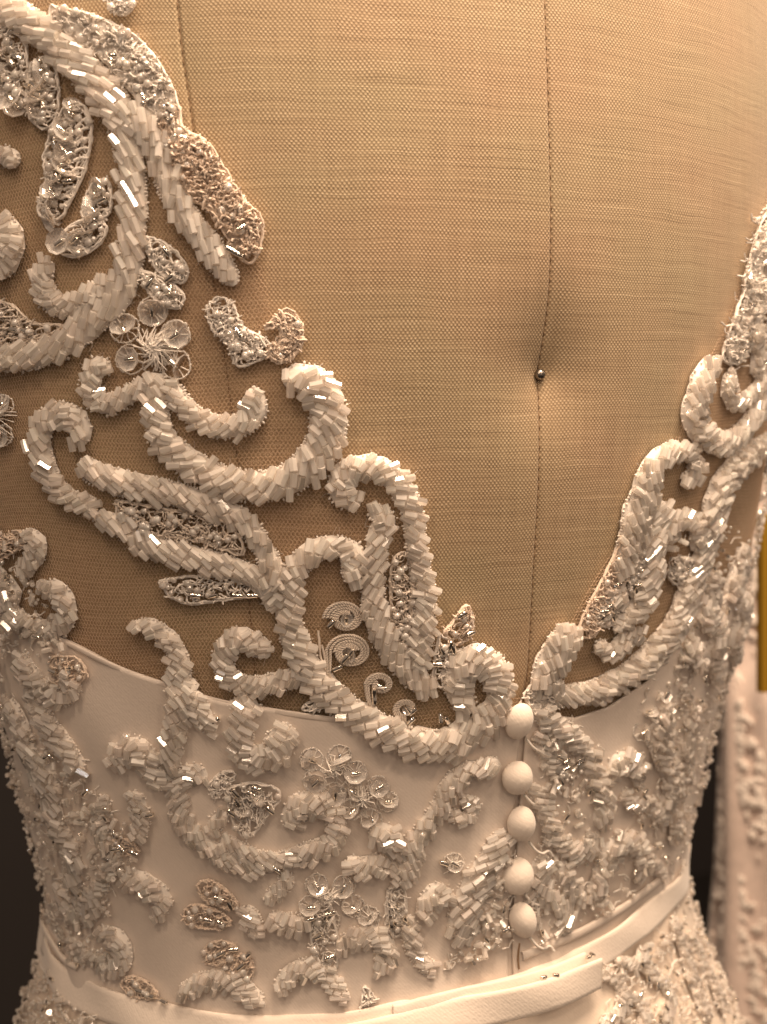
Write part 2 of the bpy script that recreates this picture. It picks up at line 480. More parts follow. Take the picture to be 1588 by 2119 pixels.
# running stitches sunk in the seams
def seam(f, z0, z1, name='seam'):
    acc = Acc(); z = z1
    while z > z0:
        L = .0021
        q = np.linspace(z, z - L, 4); ph = f(q) + rng.normal(0, .0006)
        h = np.array([-.0010, -.0005, -.0005, -.0010]) - dimple(ph, q)
        acc.add(*tubeV(S(ph, q) + NR(ph, q) * h[:, None], .00012, 4)); z -= L + rng.uniform(.0005, .0011)
    acc.build(name, 'seam_thread', form)
    q = np.linspace(z0, z1, 260); ph = f(q); h = -.00098 - dimple(ph, q)
    acc = Acc(); acc.add(*tubeV(S(ph, q) + NR(ph, q) * h[:, None], .00032, 5)); acc.build('seam_groove', 'groove', form)
seam(cbf, .0, ZT); seam(prf, .05, ZT)

# the pin
n = NR(pin_ph, pin_z); c0 = pinP - n * .0054
pin = empty('dressmaker_pin'); tag(pin, 'small dark steel ball headed pin pushed into the centre back seam', 'pin')
acc = Acc(); add_ball(acc, c0 + n * .0008, .00165, tpl=BALLH); acc.build('pin_head', 'pin_steel', pin)
acc = Acc(); acc.add(*tubeV(np.array([c0, c0 - n * .01, c0 - n * .022]), [.0003, .0003, .00005], 6)); acc.build('shaft', 'pin_steel', pin)

# ------------------------------------------------------------------ the gown
gown = empty('wedding_gown')
tag(gown, 'ivory beaded open back wedding gown worn by the linen dress form', 'wedding gown')

neckL = curve([(1070, 1442), (985, 1358), (915, 1290), (890, 1150), (852, 1020), (780, 952), (716, 940), (702, 800), (600, 752), (560, 640), (535, 520), (460, 370), (395, 270), (350, 130), (270, 70), (150, 20), (0, -60)])
topL = curve([(0, 1262), (60, 1280), (150, 1322), (250, 1372), (340, 1405), (450, 1440), (560, 1460), (680, 1478), (780, 1490), (870, 1500), (940, 1520), (1000, 1515), (1050, 1480), (1076, 1442)])
neckR_px = [(1078, 1438), (1130, 1365), (1180, 1285), (1222, 1205), (1270, 1130), (1305, 1060), (1340, 970), (1400, 900), (1418, 840), (1445, 770), (1490, 690), (1535, 570), (1560, 480), (1588, 400)]
neckR = curve(neckR_px)
topR = curve([(1078, 1444), (1110, 1470), (1180, 1480), (1250, 1460), (1330, 1400), (1400, 1300), (1470, 1240), (1530, 1190)])
cph = float(cast([(1077, 1440)])[0][0])
beltup_px = [(118, 1950), (150, 2000), (250, 2044), (400, 2080), (560, 2096), (700, 2090), (800, 2068), (960, 2035), (1070, 2005), (1200, 1952), (1296, 1886), (1370, 1827), (1396, 1796)]
beltup = curve(beltup_px)

def und(ph, z, k=1.0):
    return k * (.0009 * np.sin(ph * 9 + z * 40 + 1) * np.sin(z * 75 + ph * 4) + .0004 * np.sin(ph * 23 - z * 90))
def shell(name, ph0, ph1, flo, fhi, nu, nv, off, mt, wav=1.0, thick=.0006, closed=False):
    ph = np.linspace(ph0, ph1, nu); t = np.linspace(0, 1, nv)
    PHI, T = np.meshgrid(ph, t)
    Z = flo(PHI) + (fhi(PHI) - flo(PHI)) * T
    base = S(PHI, Z); nn = NR(PHI, Z); hh = off + und(PHI, Z, wav)
    Po = base + nn * hh[..., None]; Pi = base + nn * (hh - thick)[..., None]
    V = np.vstack([Po.reshape(-1, 3), Pi.reshape(-1, 3)])
    f = gridf(nu, nv); k = nu * nv
    rim = []
    i = np.arange(nu - 1)
    rim.append(np.stack([i + 1, i, i + k, i + 1 + k], 1))
    i = np.arange(nu - 1) + (nv - 1) * nu
    rim.append(np.stack([i, i + 1, i + 1 + k, i + k], 1))
    if not closed:
        j = np.arange(nv - 1) * nu
        rim.append(np.stack([j, j + nu, j + nu + k, j + k], 1))
        j = j + nu - 1
        rim.append(np.stack([j + nu, j, j + k, j + nu + k], 1))
    uv = np.stack([PHI * .13, Z], -1).reshape(-1, 2); uv = np.vstack([uv, uv])
    return mk(name, V, [f, f[:, ::-1] + k] + rim, mt, gown, uv=uv)
waist = lambda q: beltup(q) - .006
shell('bodice_panel', cph - 2.4, cph - .003, waist, topL, 420, 90, SAT, 'satin')
shell('bodice_panel', cph + .012, cph + 2.4, waist, topR, 420, 90, SAT, 'satin')
shell('button_placket', cph - .05, cph + .05, waist, lambda q: np.full_like(q, topL(cph) - .003), 30, 90, SAT - .0011, 'satin', .3)
shell('skirt', cph - math.pi, cph + math.pi, lambda q: np.full_like(q, FLOOR + .012), lambda q: beltup(q) - .004, 360, 260, .0016, 'skirt_fabric', 1.2, closed=True)

# tulle: a real honeycomb of thread
def tulle(name, ph0, ph1, flo, fhi, cell, rad, off, rot=0.0, parent=None):
    R = .14
    u0, u1 = ph0 * R, ph1 * R
    dx = cell; dy = cell * math.sqrt(3)
    zlo, zhi = .02, .40
    cu, cz = (u0 + u1) / 2, (zlo + zhi) / 2
    half = math.hypot(u1 - u0, zhi - zlo) / 2 + .01
    nx, ny = int(2 * half / dx), int(2 * half / dy)
    I, J = np.meshgrid(np.arange(nx), np.arange(ny)); I = I.ravel(); J = J.ravel()
    s = cell / math.sqrt(3)
    segs = []
    for ox, oy in ((0, 0), (dx / 2, dy / 2)):
        cx = I * dx + ox; cy = J * dy + oy
        v = [(cx + s * math.cos(math.radians(a)), cy + s * math.sin(math.radians(a))) for a in (90, 30, -30, -90)]
        for p, q in ((0, 1), (1, 2), (2, 3)):
            segs.append(np.stack([v[p][0], v[p][1], v[q][0], v[q][1]], 1))
    G = np.vstack(segs); G -= half
    c, sn = math.cos(rot), math.sin(rot)
    def tr(x, y):
        xr, yr = c * x - sn * y + cu, sn * x + c * y + cz
        wx = .0012 * np.sin(yr * 90 + xr * 35) ; wy = .0012 * np.sin(xr * 80 - yr * 30)
        return xr + wx, yr + wy
    ax, ay = tr(G[:, 0], G[:, 1]); bx, by = tr(G[:, 2], G[:, 3])
    mu, mz = (ax + bx) / 2 / R, (ay + by) / 2
    keep = (mu > ph0) & (mu < ph1) & (mz < fhi(mu)) & (mz > flo(mu) - .003)
    ax, ay, bx, by = (v[keep] for v in (ax, ay, bx, by))
    A = S(ax / R, ay); B = S(bx / R, by); n = NR((ax + bx) / 2 / R, (ay + by) / 2)
    A = A + n * off; B = B + n * off
    T = nrm(B - A); Bn = np.cross(T, n)
    r = rad
    k = [(Bn * math.cos(t) + n * math.sin(t)) * r for t in (math.pi / 2, math.pi * 7 / 6, math.pi * 11 / 6)]
    V = np.stack([A + k[0], A + k[1], A + k[2], B + k[0], B + k[1], B + k[2]], 1).reshape(-1, 3)
    b = np.arange(len(A))[:, None] * 6
    F = np.vstack([b + [0, 1, 4, 3], b + [1, 2, 5, 4], b + [2, 0, 3, 5]])
    o = mk(name, V, F, 'tulle_thread', parent or gown, smooth=True)
    tag(o, kind='stuff'); return o
phmin = float(cast([(20, 700)])[0][0]) - .5
tulle('tulle', phmin, cph - .004, topL, neckL, .00128, .000075, .0007)
tulle('tulle', cph + .01, cph + 1.6, topR, neckR, .00128, .000075, .0007)
hem = [(150, 1322), (250, 1372), (340, 1405), (450, 1440), (560, 1460), (680, 1478), (780, 1490), (870, 1500), (940, 1520)]

# ------------------------------------------------------------------ embroidery
def raised(xy, h):
    '''the pixel whose ray meets the cloth under a point seen at xy that stands h above it'''
    xy = np.asarray(xy, float)
    P, n = onsurf(xy, h, True); x, y, _ = project(P)
    return xy - np.stack([x - xy[:, 0], y - xy[:, 1]], 1)
def hgt(xy):      # base height of the cloth under a pixel: satin below its top edge, else tulle
    ph, z = cast(xy)
    t = np.where(ph < cph, topL(ph), topR(ph))
    return np.where(z < t, SAT + .0002, TUL)
BL, BR = .0039, .00116

class Motif: pass
def path3(pts, n_per=.0010, base=None):
    """photo centreline with pixel widths -> points on the cloth, widths in metres"""
    pts = np.asarray(pts, float)
    Q, L = cat(np.column_stack([pts[:, 0], pts[:, 1], np.zeros(len(pts)), pts[:, 2]]), 90)
    xy = raised(Q[:, :2], .0014); wpx = Q[:, 3]
    ph, z = cast(xy); n = NR(ph, z); P = S(ph, z)
    hb = hgt(xy) if base is None else np.full(len(P), base)
    P = P + n * hb[:, None]
    T = nrm(np.gradient(P, axis=0)); B = np.cross(n, T)
    x0, y0, _ = project(P - B * .0005); x1, y1, _ = project(P + B * .0005)
    sc = np.hypot(x1 - x0, y1 - y0) / .001            # px per metre sideways
    W = wpx / np.clip(sc, 4200, 9000)
    d = np.concatenate([[0], np.cumsum(np.linalg.norm(np.diff(P, axis=0), axis=1))])
    return P, n, T, B, W, d
def samp(pp, s):
    P, n, T, B, W, d = pp
    f = lambda A: np.stack([np.interp(s, d, A[:, k]) for k in range(3)], -1)
    return f(P), nrm(f(n)), nrm(f(T)), nrm(f(B)), np.interp(s, d, W)

def scroll(pts, th=50, solo=False, cap=(1, 1), hk=.19, mt='bugle_glass', name='beaded_scroll', picot=True, L=None, r=None, fill=.97, parent=None, jit=1.0):
    pp = path3(pts); D = pp[5][-1]
    if mt == 'bugle_glass' and not solo and np.mean(hgt(np.asarray(pts, float)[:, :2]) > SAT) > .6: mt = 'clear_glass'   # clearer beads over the satin
    if L is None:
        L = float(np.clip(np.percentile(pp[4], 70) * .52, .0029, BL)); r = L * .295
    th = math.copysign(min(abs(th), 62) * .84 if abs(th) < 70 else abs(th), th)
    t = math.radians(th); st, ct = abs(math.sin(t)), math.cos(t) * (1 if th > 0 else -1)
    sg = np.linspace(0, D, 400)
    W = samp(pp, sg)[4]; e = W / 2; k = np.ones_like(W)
    if cap[0]: k = np.minimum(k, np.sqrt(np.clip(1 - (1 - np.clip(sg / e, 0, 1))**2, .12, 1)))
    if cap[1]: k = np.minimum(k, np.sqrt(np.clip(1 - (1 - np.clip((D - sg) / e, 0, 1))**2, .12, 1)))
    WT = W * k
    wid = lambda s: np.interp(s, sg, WT)
    def height(l, W):
        H = np.clip(W * hk, .0008, .0020)
        return H * np.sqrt(np.clip(1 - (2 * l / np.maximum(W, 1e-5))**2 * .92, 0, 1))
    ns = max(12, int(D / .0012)); s = np.linspace(0, D, ns); W = np.maximum(wid(s), .0012)
    P, n, T, B, _ = samp(pp, s)
    m = 9; x = np.linspace(-1, 1, m)
    jn = 1 + rng.normal(0, .05, (ns, 1))
    l = x[None, :] * (W[:, None] * .48) * jn
    hh = height(l, W[:, None]) * .80 + .0002
    hh[:, 0] = hh[:, -1] = -.0004
    V = P[:, None, :] + l[..., None] * B[:, None, :] + hh[..., None] * n[:, None, :]
    pad = mk(name, V.reshape(-1, 3), gridf(m, ns)[:, ::-1], 'ivory_thread', parent or gown)
    acc = Acc(); ed = Acc()
    # rows of bugle beads laid slantwise over the cord
    step = 2 * r * .98 / max(st, .35)
    pad_s = abs(ct) * .5 * pp[4].mean() / st
    rows = np.arange(-pad_s + r, D + pad_s, step)
    J = []; k = 0
    for s0 in rows:
        s0 = s0 + rng.normal(0, r * .12) * jit
        W0 = float(wid(np.clip(s0, 0, D)))
        span = W0 / st
        nb = max(1, int(math.ceil(span / L - .3)))
        L2 = min(max(span / nb, L * .72), L * 1.06)
        tau0 = -nb * L2 * .5 + rng.normal(0, .0003) * jit + (L2 * .16 if (k % 2) else -L2 * .16) * (nb > 1)
        k += 1
        dth = rng.normal(0, .10) * jit
        st2, ct2 = math.sin(math.asin(st) + dth), math.copysign(math.cos(math.asin(st) + dth), ct)
        for b in range(nb):
            if rng.random() > fill: continue
            ta = tau0 + b * L2; tb = ta + L2
            sa, sb = s0 + ta * ct2, s0 + tb * ct2
            sm = (sa + sb) / 2
            if sm < -.0003 or sm > D + .0003: continue
            Wm = float(wid(np.clip(sm, 0, D)))
            if abs((ta + tb) / 2 * st2) > max(Wm * .54, .0007): continue
            J.append((sa, sb, ta * st2, tb * st2, Wm, L2))
    if J:      # fill bald spots on the outside of bends
        JA = np.array(J); sm = (JA[:, 0] + JA[:, 1]) / 2; lm = (JA[:, 2] + JA[:, 3]) / 2
        def pos(sq, lq):
            Pq, nq, Tq, Bq, _ = samp(pp, np.clip(sq, 0, D)); return Pq + lq[:, None] * Bq
        pts3 = np.concatenate([pos(sm + k_ * (JA[:, 1] - JA[:, 0]), lm + k_ * (JA[:, 3] - JA[:, 2])) for k_ in (-.33, 0, .33)])
        nc = int(D * WT.mean() / 1.2e-6)
        cs = rng.uniform(.0004, D - .0004, nc); cl = rng.uniform(-.44, .44, nc) * wid(cs); cp = pos(cs, cl)
        for q in range(nc):
            hx, hl = .5 * L * ct * .8, .5 * L * st * .8
            if (((pts3 - cp[q])**2).sum(1) < (r * 1.45)**2).any(): continue
            J.append((cs[q] - hx, cs[q] + hx, cl[q] - hl, cl[q] + hl, float(wid(cs[q])), L * .85))
            pts3 = np.vstack([pts3, cp[q], pos(np.array([cs[q] - hx * .6, cs[q] + hx * .6]), np.array([cl[q] - hl * .6, cl[q] + hl * .6]))])
    J = np.array(J); nb = len(J)
    if nb:
        ss = np.clip(J[:, :2], 0, D)
        Pa, na, Ta, Ba, _ = samp(pp, ss[:, 0]); Pb, nb_, Tb, Bb, _ = samp(pp, ss[:, 1])
        Wm = J[:, 4]
        ha = height(np.clip(J[:, 2], -Wm / 2, Wm / 2), Wm) + r * .7; hb = height(np.clip(J[:, 3], -Wm / 2, Wm / 2), Wm) + r * .7
        ea = Pa + J[:, 2:3] * Ba + ha[:, None] * na + (J[:, 0] - ss[:, 0])[:, None] * Ta
        eb = Pb + J[:, 3:4] * Bb + hb[:, None] * nb_ + (J[:, 1] - ss[:, 1])[:, None] * Tb
        c = (ea + eb) / 2 + rng.normal(0, .00016 * jit, (nb, 3)) + na * np.abs(rng.normal(0, .00030, (nb, 1))) * jit
        ax = nrm(eb - ea) + rng.normal(0, .10 * jit, (nb, 3))
        sc = np.stack([J[:, 5] * rng.uniform(.84, 1.06, nb), r * rng.uniform(.92, 1.1, nb), r * rng.uniform(.92, 1.1, nb)], 1); sc[:, 2] = sc[:, 1]
        R = frames(ax, nrm(na + rng.normal(0, .45, (nb, 3))))
        j0 = 0
        if solo:
            j0 = min(nb, BEADS_LEFT[0]); BEADS_LEFT[0] -= j0
            for q in range(j0):
                o = bpy.data.objects.new('bugle_bead', bead_mesh('b', mt)); col.objects.link(o)
                M = Matrix.Identity(4)
                for i in range(3):
                    for jj in range(3): M[i][jj] = R[q, i, jj] * sc[q, jj]
                    M[i][3] = c[q, i]
                o.parent = pad; o.matrix_world = M
        add_many(acc, TB, c[j0:], R[j0:], sc[j0:])
    ob = acc.build('bead_rows', mt, pad)
    if ob: tag(ob, kind='stuff')
    if picot:
        for sgn in (-1, 1):
            s0 = np.arange(0, D, .00085); s0 = s0[rng.random(len(s0)) > .22]; m = len(s0)
            if not m: continue
            Pq, nq, Tq, Bq, _ = samp(pp, s0); Wm = wid(s0)
            c = Pq + sgn * Bq * (Wm / 2 * .97 + rng.normal(0, .0002, m))[:, None] + nq * rng.uniform(0, .0006, (m, 1))
            rr = rng.uniform(.0003, .00048, (m, 1))
            add_many(ed, TS, c, frames(Bq + rng.normal(0, .3, (m, 3)), nq), rr * [[1.3, .8, 1]])
            for q in np.nonzero(rng.random(m) < .16)[0]:
                b_ = sgn * Bq[q]
                ed.add(*tubeV(np.array([c[q], c[q] + b_ * rng.uniform(.0003, .0009) + rng.normal(0, .0004, 3), c[q] + b_ * rng.uniform(.0002, .0014) + rng.normal(0, .0007, 3)]), .00005, 3))
        ob = ed.build('edge_stitching', 'ivory_thread', pad)
        if ob: tag(ob, kind='stuff')
    return pad

def polymask(poly, xy):
    x, y = xy[:, 0], xy[:, 1]; ins = np.zeros(len(x), bool); p = np.asarray(poly, float); j = len(p) - 1
    for i in range(len(p)):
        c = ((p[i, 1] > y) != (p[j, 1] > y)) & (x < (p[j, 0] - p[i, 0]) * (y - p[i, 1]) / (p[j, 1] - p[i, 1] + 1e-9) + p[i, 0])
        ins ^= c; j = i
    return ins
def inpoly(poly, n):
    p = np.asarray(poly, float); lo, hi = p.min(0), p.max(0); out = np.zeros((0, 2))
    while len(out) < n:
        q = lo + (hi - lo) * rng.random((n * 3, 2)); out = np.vstack([out, q[polymask(poly, q)]])
    return out[:n]
def cord(acc, xy, r, h, k=5, wob=0.0, strands=1, n=None):
    xy = np.asarray(xy, float)
    Q, L = cat(np.column_stack([xy, np.zeros(len(xy))]), n or max(8, int(len(xy) * 7)))
    if wob: Q[:, :2] += rng.normal(0, wob, (len(Q), 2))
    P, nn = onsurf(Q[:, :2], h, True)
    acc.add(*tubeV(P, r, k, nn))
def lace(poly, nth, ncl=0, nsil=0, edge=True, mt='ivory_thread', name='lace_leaf', h=.0010, len_px=34, r=.0002, parent=None, dirn=None, back=False):
    acc = Acc(); poly = np.asarray(poly, float)
    if edge:
        e = np.vstack([poly, poly[:1]])
        cord(acc, e, .00046, .0004, wob=.8)
        cord(acc, e + rng.normal(0, 1.5, e.shape), .0003, .0009, wob=1.6)
    if back:
        lo, hi = poly.min(0) - 4, poly.max(0) + 4
        gx = np.arange(lo[0], hi[0], 4.); gy = np.arange(lo[1], hi[1], 4.)
        X, Y = np.meshgrid(gx, gy); xy = np.stack([X.ravel(), Y.ravel()], 1)
        ins = polymask(poly, xy)
        P, nn = onsurf(xy, .0005 + h * .5 * rng.random(len(xy)), True)
        f = gridf(len(gx), len(gy)); f = f[ins[f].all(1)][:, ::-1]
        acc.add(P, f)
    q = inpoly(poly, nth); n = 6
    a = rng.uniform(0, 2 * math.pi, nth) if dirn is None else dirn + rng.normal(0, .55, nth)
    l = len_px * rng.uniform(.5, 1.3, nth)
    w = a[:, None] + np.cumsum(rng.normal(0, .45, (nth, n)), 1)
    st = np.cumsum(np.stack([np.cos(w), np.sin(w)], 2), 1) * (l / n)[:, None, None]
    xy = q[:, None, :] + st - st.mean(1, keepdims=True)
    ok = polymask(poly, xy.reshape(-1, 2)).reshape(nth, n).mean(1) >= .6
    xy = xy[ok]
    hh = np.abs(rng.normal(h * .9, h * .5, xy.shape[:2])) + .0002
    P, nn = onsurf(xy.reshape(-1, 2), hh.ravel(), True)
    P = P.reshape(-1, n, 3); nn = nn.reshape(-1, n, 3)
    for k in range(len(P)): acc.add(*tubeV(P[k], r * rng.uniform(.7, 1.5), 4, nn[k]))
    o = acc.build(name, mt, parent or gown); tag(o, kind='stuff')
    if ncl:
        cl = Acc(); xy = inpoly(poly, ncl); P, nn = onsurf(xy, h + .0005, True)
        add_many(cl, TS, P, frames(rng.normal(0, 1, P.shape), nn), rng.uniform(.0008, .0014, (ncl, 1)) * [[1, 1, .7]])
        b = cl.build('clear_beads', 'clear_glass', o); tag(b, kind='stuff')
    if nsil:
        for q in inpoly(poly, nsil): silver(q, None, o)
    return o
_sil = {}
def silver(xy, ang=None, parent=None, L=.0027, r=.00075, h=.0016):
    """one silver lined bugle lying at a pixel, turned by ang (image degrees)"""
    if ang is None: ang = rng.uniform(0, 180)
    a = math.radians(ang); d = np.array([math.cos(a), math.sin(a)])
    q = np.array([xy, np.asarray(xy, float) + d * 6])
    P, nn = onsurf(q, h, True)
    if 's' not in _sil:
        V, sd, ho = bugle_tpl(8)
        o = mk('silver_bead', V, [sd, ho], 'silver_lining', flat=np.array([False]*len(sd) + [True]*len(ho)))
        _sil['s'] = o.data; bpy.data.objects.remove(o)
    R = frame(P[1] - P[0] + nn[0] * rng.normal(0, .0002), nn[0])
    o = bpy.data.objects.new('silver_bead', _sil['s']); col.objects.link(o)
    M = Matrix.Identity(4)
    for i in range(3):
        M[i][0] = R[i, 0] * L; M[i][1] = R[i, 1] * r; M[i][2] = R[i, 2] * r; M[i][3] = P[0][i]
    o.parent = parent or gown; o.matrix_world = M
    return o
def lathe_tpl(prof, k=16):
    a = np.arange(k) * 2 * math.pi / k
    V = np.stack([np.stack([r * np.cos(a), r * np.sin(a), np.full(k, z)], 1) for r, z in prof]).reshape(-1, 3)
    return V, gridf(k, len(prof), True)
CUP = lathe_tpl([(.16, .02), (.30, .0), (.55, .04), (.80, .16), (.97, .34), (1.0, .36), (.985, .40), (.80, .22), (.55, .10), (.30, .06), (.16, .08)], 9)
_cup = {}
def inst(key, builder, name, P, R, sc, parent):
    if key not in _cup:
        o = builder(); _cup[key] = o.data; bpy.data.objects.remove(o)
    o = bpy.data.objects.new(name, _cup[key]); col.objects.link(o)
    M = Matrix.Identity(4)
    for i in range(3):
        for j in range(3): M[i][j] = R[i, j] * sc[j]
        M[i][3] = P[i]
    o.parent = parent; o.matrix_world = M
    return o
def sequin(xy, dia_px, parent, tilt=None, bead_ang=None, h=.0006, drop=False):
    xy = np.asarray(xy, float); P, nn = onsurf(xy[None], h, True)
    x, y, d = project(P); r = dia_px / 2 * d[0] / FPX
    n = nrm(nn[0] + rng.normal(0, .30, 3) + np.array([0, 0, .25])) if tilt is None else nrm(nn[0] + np.asarray(tilt))
    R = frame(rng.normal(0, 1, 3), n); R = np.stack([R[:, 0], R[:, 1], R[:, 2]], 1)
    if drop:
        o = inst('drop', lambda: mk('crystal_drop', *ball_tpl(9, 6), 'clear_sequin', smooth=False), 'crystal_drop', P[0] + nn[0] * r * .55, R, (r, r, r * .72), parent)
    else:
        o = inst('cup', lambda: mk('sequin', CUP[0], CUP[1], 'clear_sequin', smooth=False), 'sequin', P[0], R, (r, r, r), parent)
    silver(xy + rng.normal(0, 1.5, 2), bead_ang, parent, h=h + r * (.25 if not drop else .5), L=.0026 if not drop else .0022, r=.00062)
    return o
def flower(ctr, petals, dia=46, name='sequin_flower', tuft=40, reach=30):
    acc = Acc(); ctr = np.asarray(ctr, float)
    for _ in range(int(tuft * 1.1)):
        a = rng.uniform(0, 2 * math.pi); l = rng.uniform(8, reach)
        xy = ctr + np.array([[0, 0], [math.cos(a) * l * .5, math.sin(a) * l * .5], [math.cos(a + .3) * l, math.sin(a + .3) * l]]) + rng.normal(0, 4, (3, 2))
        P, nn = onsurf(xy, np.array([.0012, .002, .0006]) * rng.uniform(.6, 1.4), True)
        acc.add(*tubeV(P, .00018, 4, nn))
    for p in petals:      # thread rim round each sequin
        t = np.linspace(0, 2 * math.pi, 13); rr = dia * .53
        cord(acc, np.asarray(p[:2]) + rr * np.stack([np.cos(t), np.sin(t)], 1), .00022, .0003, 4, wob=1.2)
    for p in petals:
        for _ in range(9):
            a = rng.uniform(0, 2 * math.pi); v = np.array([math.cos(a), math.sin(a)]); q = np.asarray(p[:2])
            cord(acc, [q + v * dia * .18, q + v * dia * .4 + rng.normal(0, 2, 2), q + v * dia * .56], .00018, .0003, 4, n=5)
    o = acc.build(name, 'ivory_thread', gown); tag(o, kind='stuff')
    for p in petals:
        v = ctr - np.asarray(p[:2], float); ang = math.degrees(math.atan2(v[1], v[0]))
        sequin(p[:2], (p[2] if len(p) > 2 else dia) * 1.12, o, bead_ang=ang + rng.normal(0, 14))
    return o
def petal(c, lx, ly, ang, nsil=2, mt='blush_thread'):
    t = np.linspace(0, 2 * math.pi, 15)[:-1]; a = math.radians(ang)
    e = np.stack([lx / 2 * np.cos(t), ly / 2 * np.sin(t) * (1 - .25 * np.cos(t))], 1)
    R = np.array([[math.cos(a), math.sin(a)], [-math.sin(a), math.cos(a)]])
    poly = np.asarray(c) + e @ R
    o = lace(poly, int(lx * ly / 70), max(2, int(lx * ly / 500)), 0, True, mt, 'lace_petal', .0008, 26, dirn=a)
    d = np.array([math.cos(a), math.sin(a)])
    for k in range(nsil):
        silver(np.asarray(c) + d * (10 + 26 * k - 6), ang + rng.normal(0, 12), o, h=.0014)
    return o
def spiral(c, r_px, turns, start, hand=1, tail=None, sil=(), flip=1):
    acc = Acc(); c = np.asarray(c, float)
    turns = turns - .35
    for k in range(3):
        t = np.linspace(0, turns * 2 * math.pi, 60)
        rr = r_px * 1.08 * (1 - .17 * k) * (1 - .62 * t / (turns * 2 * math.pi))
        xy = c + np.stack([rr * np.cos(start + hand * t), rr * .82 * np.sin(start + hand * t)], 1)
        if tail is not None and k < 2: xy = np.vstack([np.asarray(tail, float) + k * 5, xy])
        # two plied strands make the rope
        Q, L = cat(np.column_stack([xy, np.zeros(len(xy))]), 150)
        P, nn = onsurf(Q[:, :2], .0006, True)
        T = nrm(np.gradient(P, axis=0)); B = np.cross(nn, T); ph = np.linspace(0, L / 7.0 * 2 * math.pi / 1.6, 150)
        for q in (0, math.pi):
            acc.add(*tubeV(P + .00026 * (np.cos(ph + q)[:, None] * B + np.sin(ph + q)[:, None] * nn), .00027, 4, nn))
    o = acc.build('cord_spiral', 'beige_thread', gown)
    sequin(c + [2, 3], r_px * .8, o)
    for s in sil: silver(s[:2], s[2], o, h=.0012)
    return o

def C(ox, oy, sc, pts):       # crop coordinates -> photo pixels (+ width in crop px)
    return [(ox + p[0] * sc, oy + p[1] * sc) + tuple(v * sc for v in p[2:]) for p in pts]
cA = lambda *p: C(0, 0, .35264, p)
cB = lambda *p: C(0, 480, .41562, p)
cC = lambda *p: C(400, 700, .44081, p)
cD = lambda *p: C(0, 1060, .37783, p)
cE = lambda *p: C(500, 1260, .41562, p)
cF = lambda *p: C(0, 1560, .35264, p)
cG = lambda *p: C(500, 1560, .35264, p)
cH = lambda *p: C(1000, 1560, .37028, p)
cI = lambda *p: C(1040, 1060, .34509, p)
cJ = lambda *p: C(1188, 500, .28309, p)

# --- large scrolls, single beads
scroll([(322, 772, 34), (318, 850, 52), (335, 910, 56), (378, 952, 60), (430, 985, 62), (500, 1006, 64), (560, 1006, 66), (620, 980, 70), (668, 925, 76), (682, 870, 78), (672, 820, 78), (645, 792, 74), (612, 785, 66), (592, 800, 52)], 58, True, (0, 1))
scroll([(722, 1208, 44), (735, 1180, 52), (728, 1145, 50), (684, 1134, 46), (640, 1150, 48), (609, 1189, 52), (598, 1242, 55), (600, 1295, 55), (618, 1344, 56), (647, 1400, 60), (689, 1443, 60), (739, 1484, 58), (799, 1514, 58), (853, 1540, 60), (903, 1545, 62), (957, 1530, 62), (1005, 1503, 58), (1032, 1466, 52), (1040, 1426, 56), (1024, 1388, 66), (990, 1370, 70), (956, 1380, 60), (940, 1408, 52), (955, 1440, 52), (968, 1465, 46), (950, 1482, 34)], 58, True)
scroll([(752, 1030, 34), (722, 1035, 50), (704, 1006, 50), (722, 976, 52), (772, 968, 52), (815, 990, 54), (843, 1028, 52), (858, 1070, 46), (864, 1123, 44), (872, 1176, 44), (884, 1229, 46), (880, 1282, 50), (870, 1335, 52), (862, 1385, 50)], 62, True)
# --- the rest, beads joined scroll by scroll
scroll([(768, 1052, 30), (800, 1080, 50), (786, 1112, 48), (779, 1163, 46), (775, 1216, 46), (776, 1260, 50), (790, 1304, 52), (815, 1352, 52), (848, 1392, 50), (880, 1420, 46), (900, 1440, 40)], -40)
scroll([(-14, 8, 58), (35, 28, 62), (99, 78, 68), (159, 134, 70), (212, 187, 76), (250, 250, 66), (266, 330, 58), (273, 420, 58), (268, 500, 56), (262, 560, 54), (236, 615, 62), (182, 668, 64), (125, 711, 58), (62, 736, 58), (-12, 742, 56)], 34, cap=(0, 0))
scroll([(262, 215, 60), (300, 262, 60), (325, 310, 56), (338, 353, 54), (352, 388, 56), (372, 430, 56), (405, 475, 52), (436, 515, 56), (462, 552, 48), (486, 590, 30)], -34)
scroll([(100, 540, 36), (80, 578, 46), (97, 620, 48), (138, 634, 46), (182, 612, 44), (224, 578, 42)], 52)
scroll(cB((540, 700, 60), (480, 665, 100), (440, 730, 105), (445, 810, 100), (510, 862, 100), (610, 825, 100), (720, 755, 90)), 50)
scroll([(349, 787, 26), (374, 833, 40), (407, 867, 44), (453, 885, 48), (499, 879, 50), (528, 852, 52), (524, 822, 46), (512, 808, 34)], 50)
scroll([(147, 922, 34), (160, 890, 50), (136, 858, 46), (98, 860, 44), (77, 905, 44), (86, 962, 44), (113, 1012, 42), (150, 1038, 40), (198, 1050, 40)], 48)
scroll([(184, 1068, 22), (215, 1078, 36), (264, 1100, 40), (298, 1126, 46), (340, 1143, 50), (397, 1156, 52), (453, 1170, 50), (502, 1186, 44), (540, 1202, 40), (566, 1222, 34)], -34)
scroll([(160, 958, 40), (199, 985, 52), (249, 1000, 54), (312, 1014, 52), (374, 1028, 50), (436, 1047, 48), (480, 1066, 46), (512, 1090, 46), (532, 1118, 44), (550, 1150, 44), (568, 1185, 46), (568, 1220, 44), (554, 1266, 22)], -38)
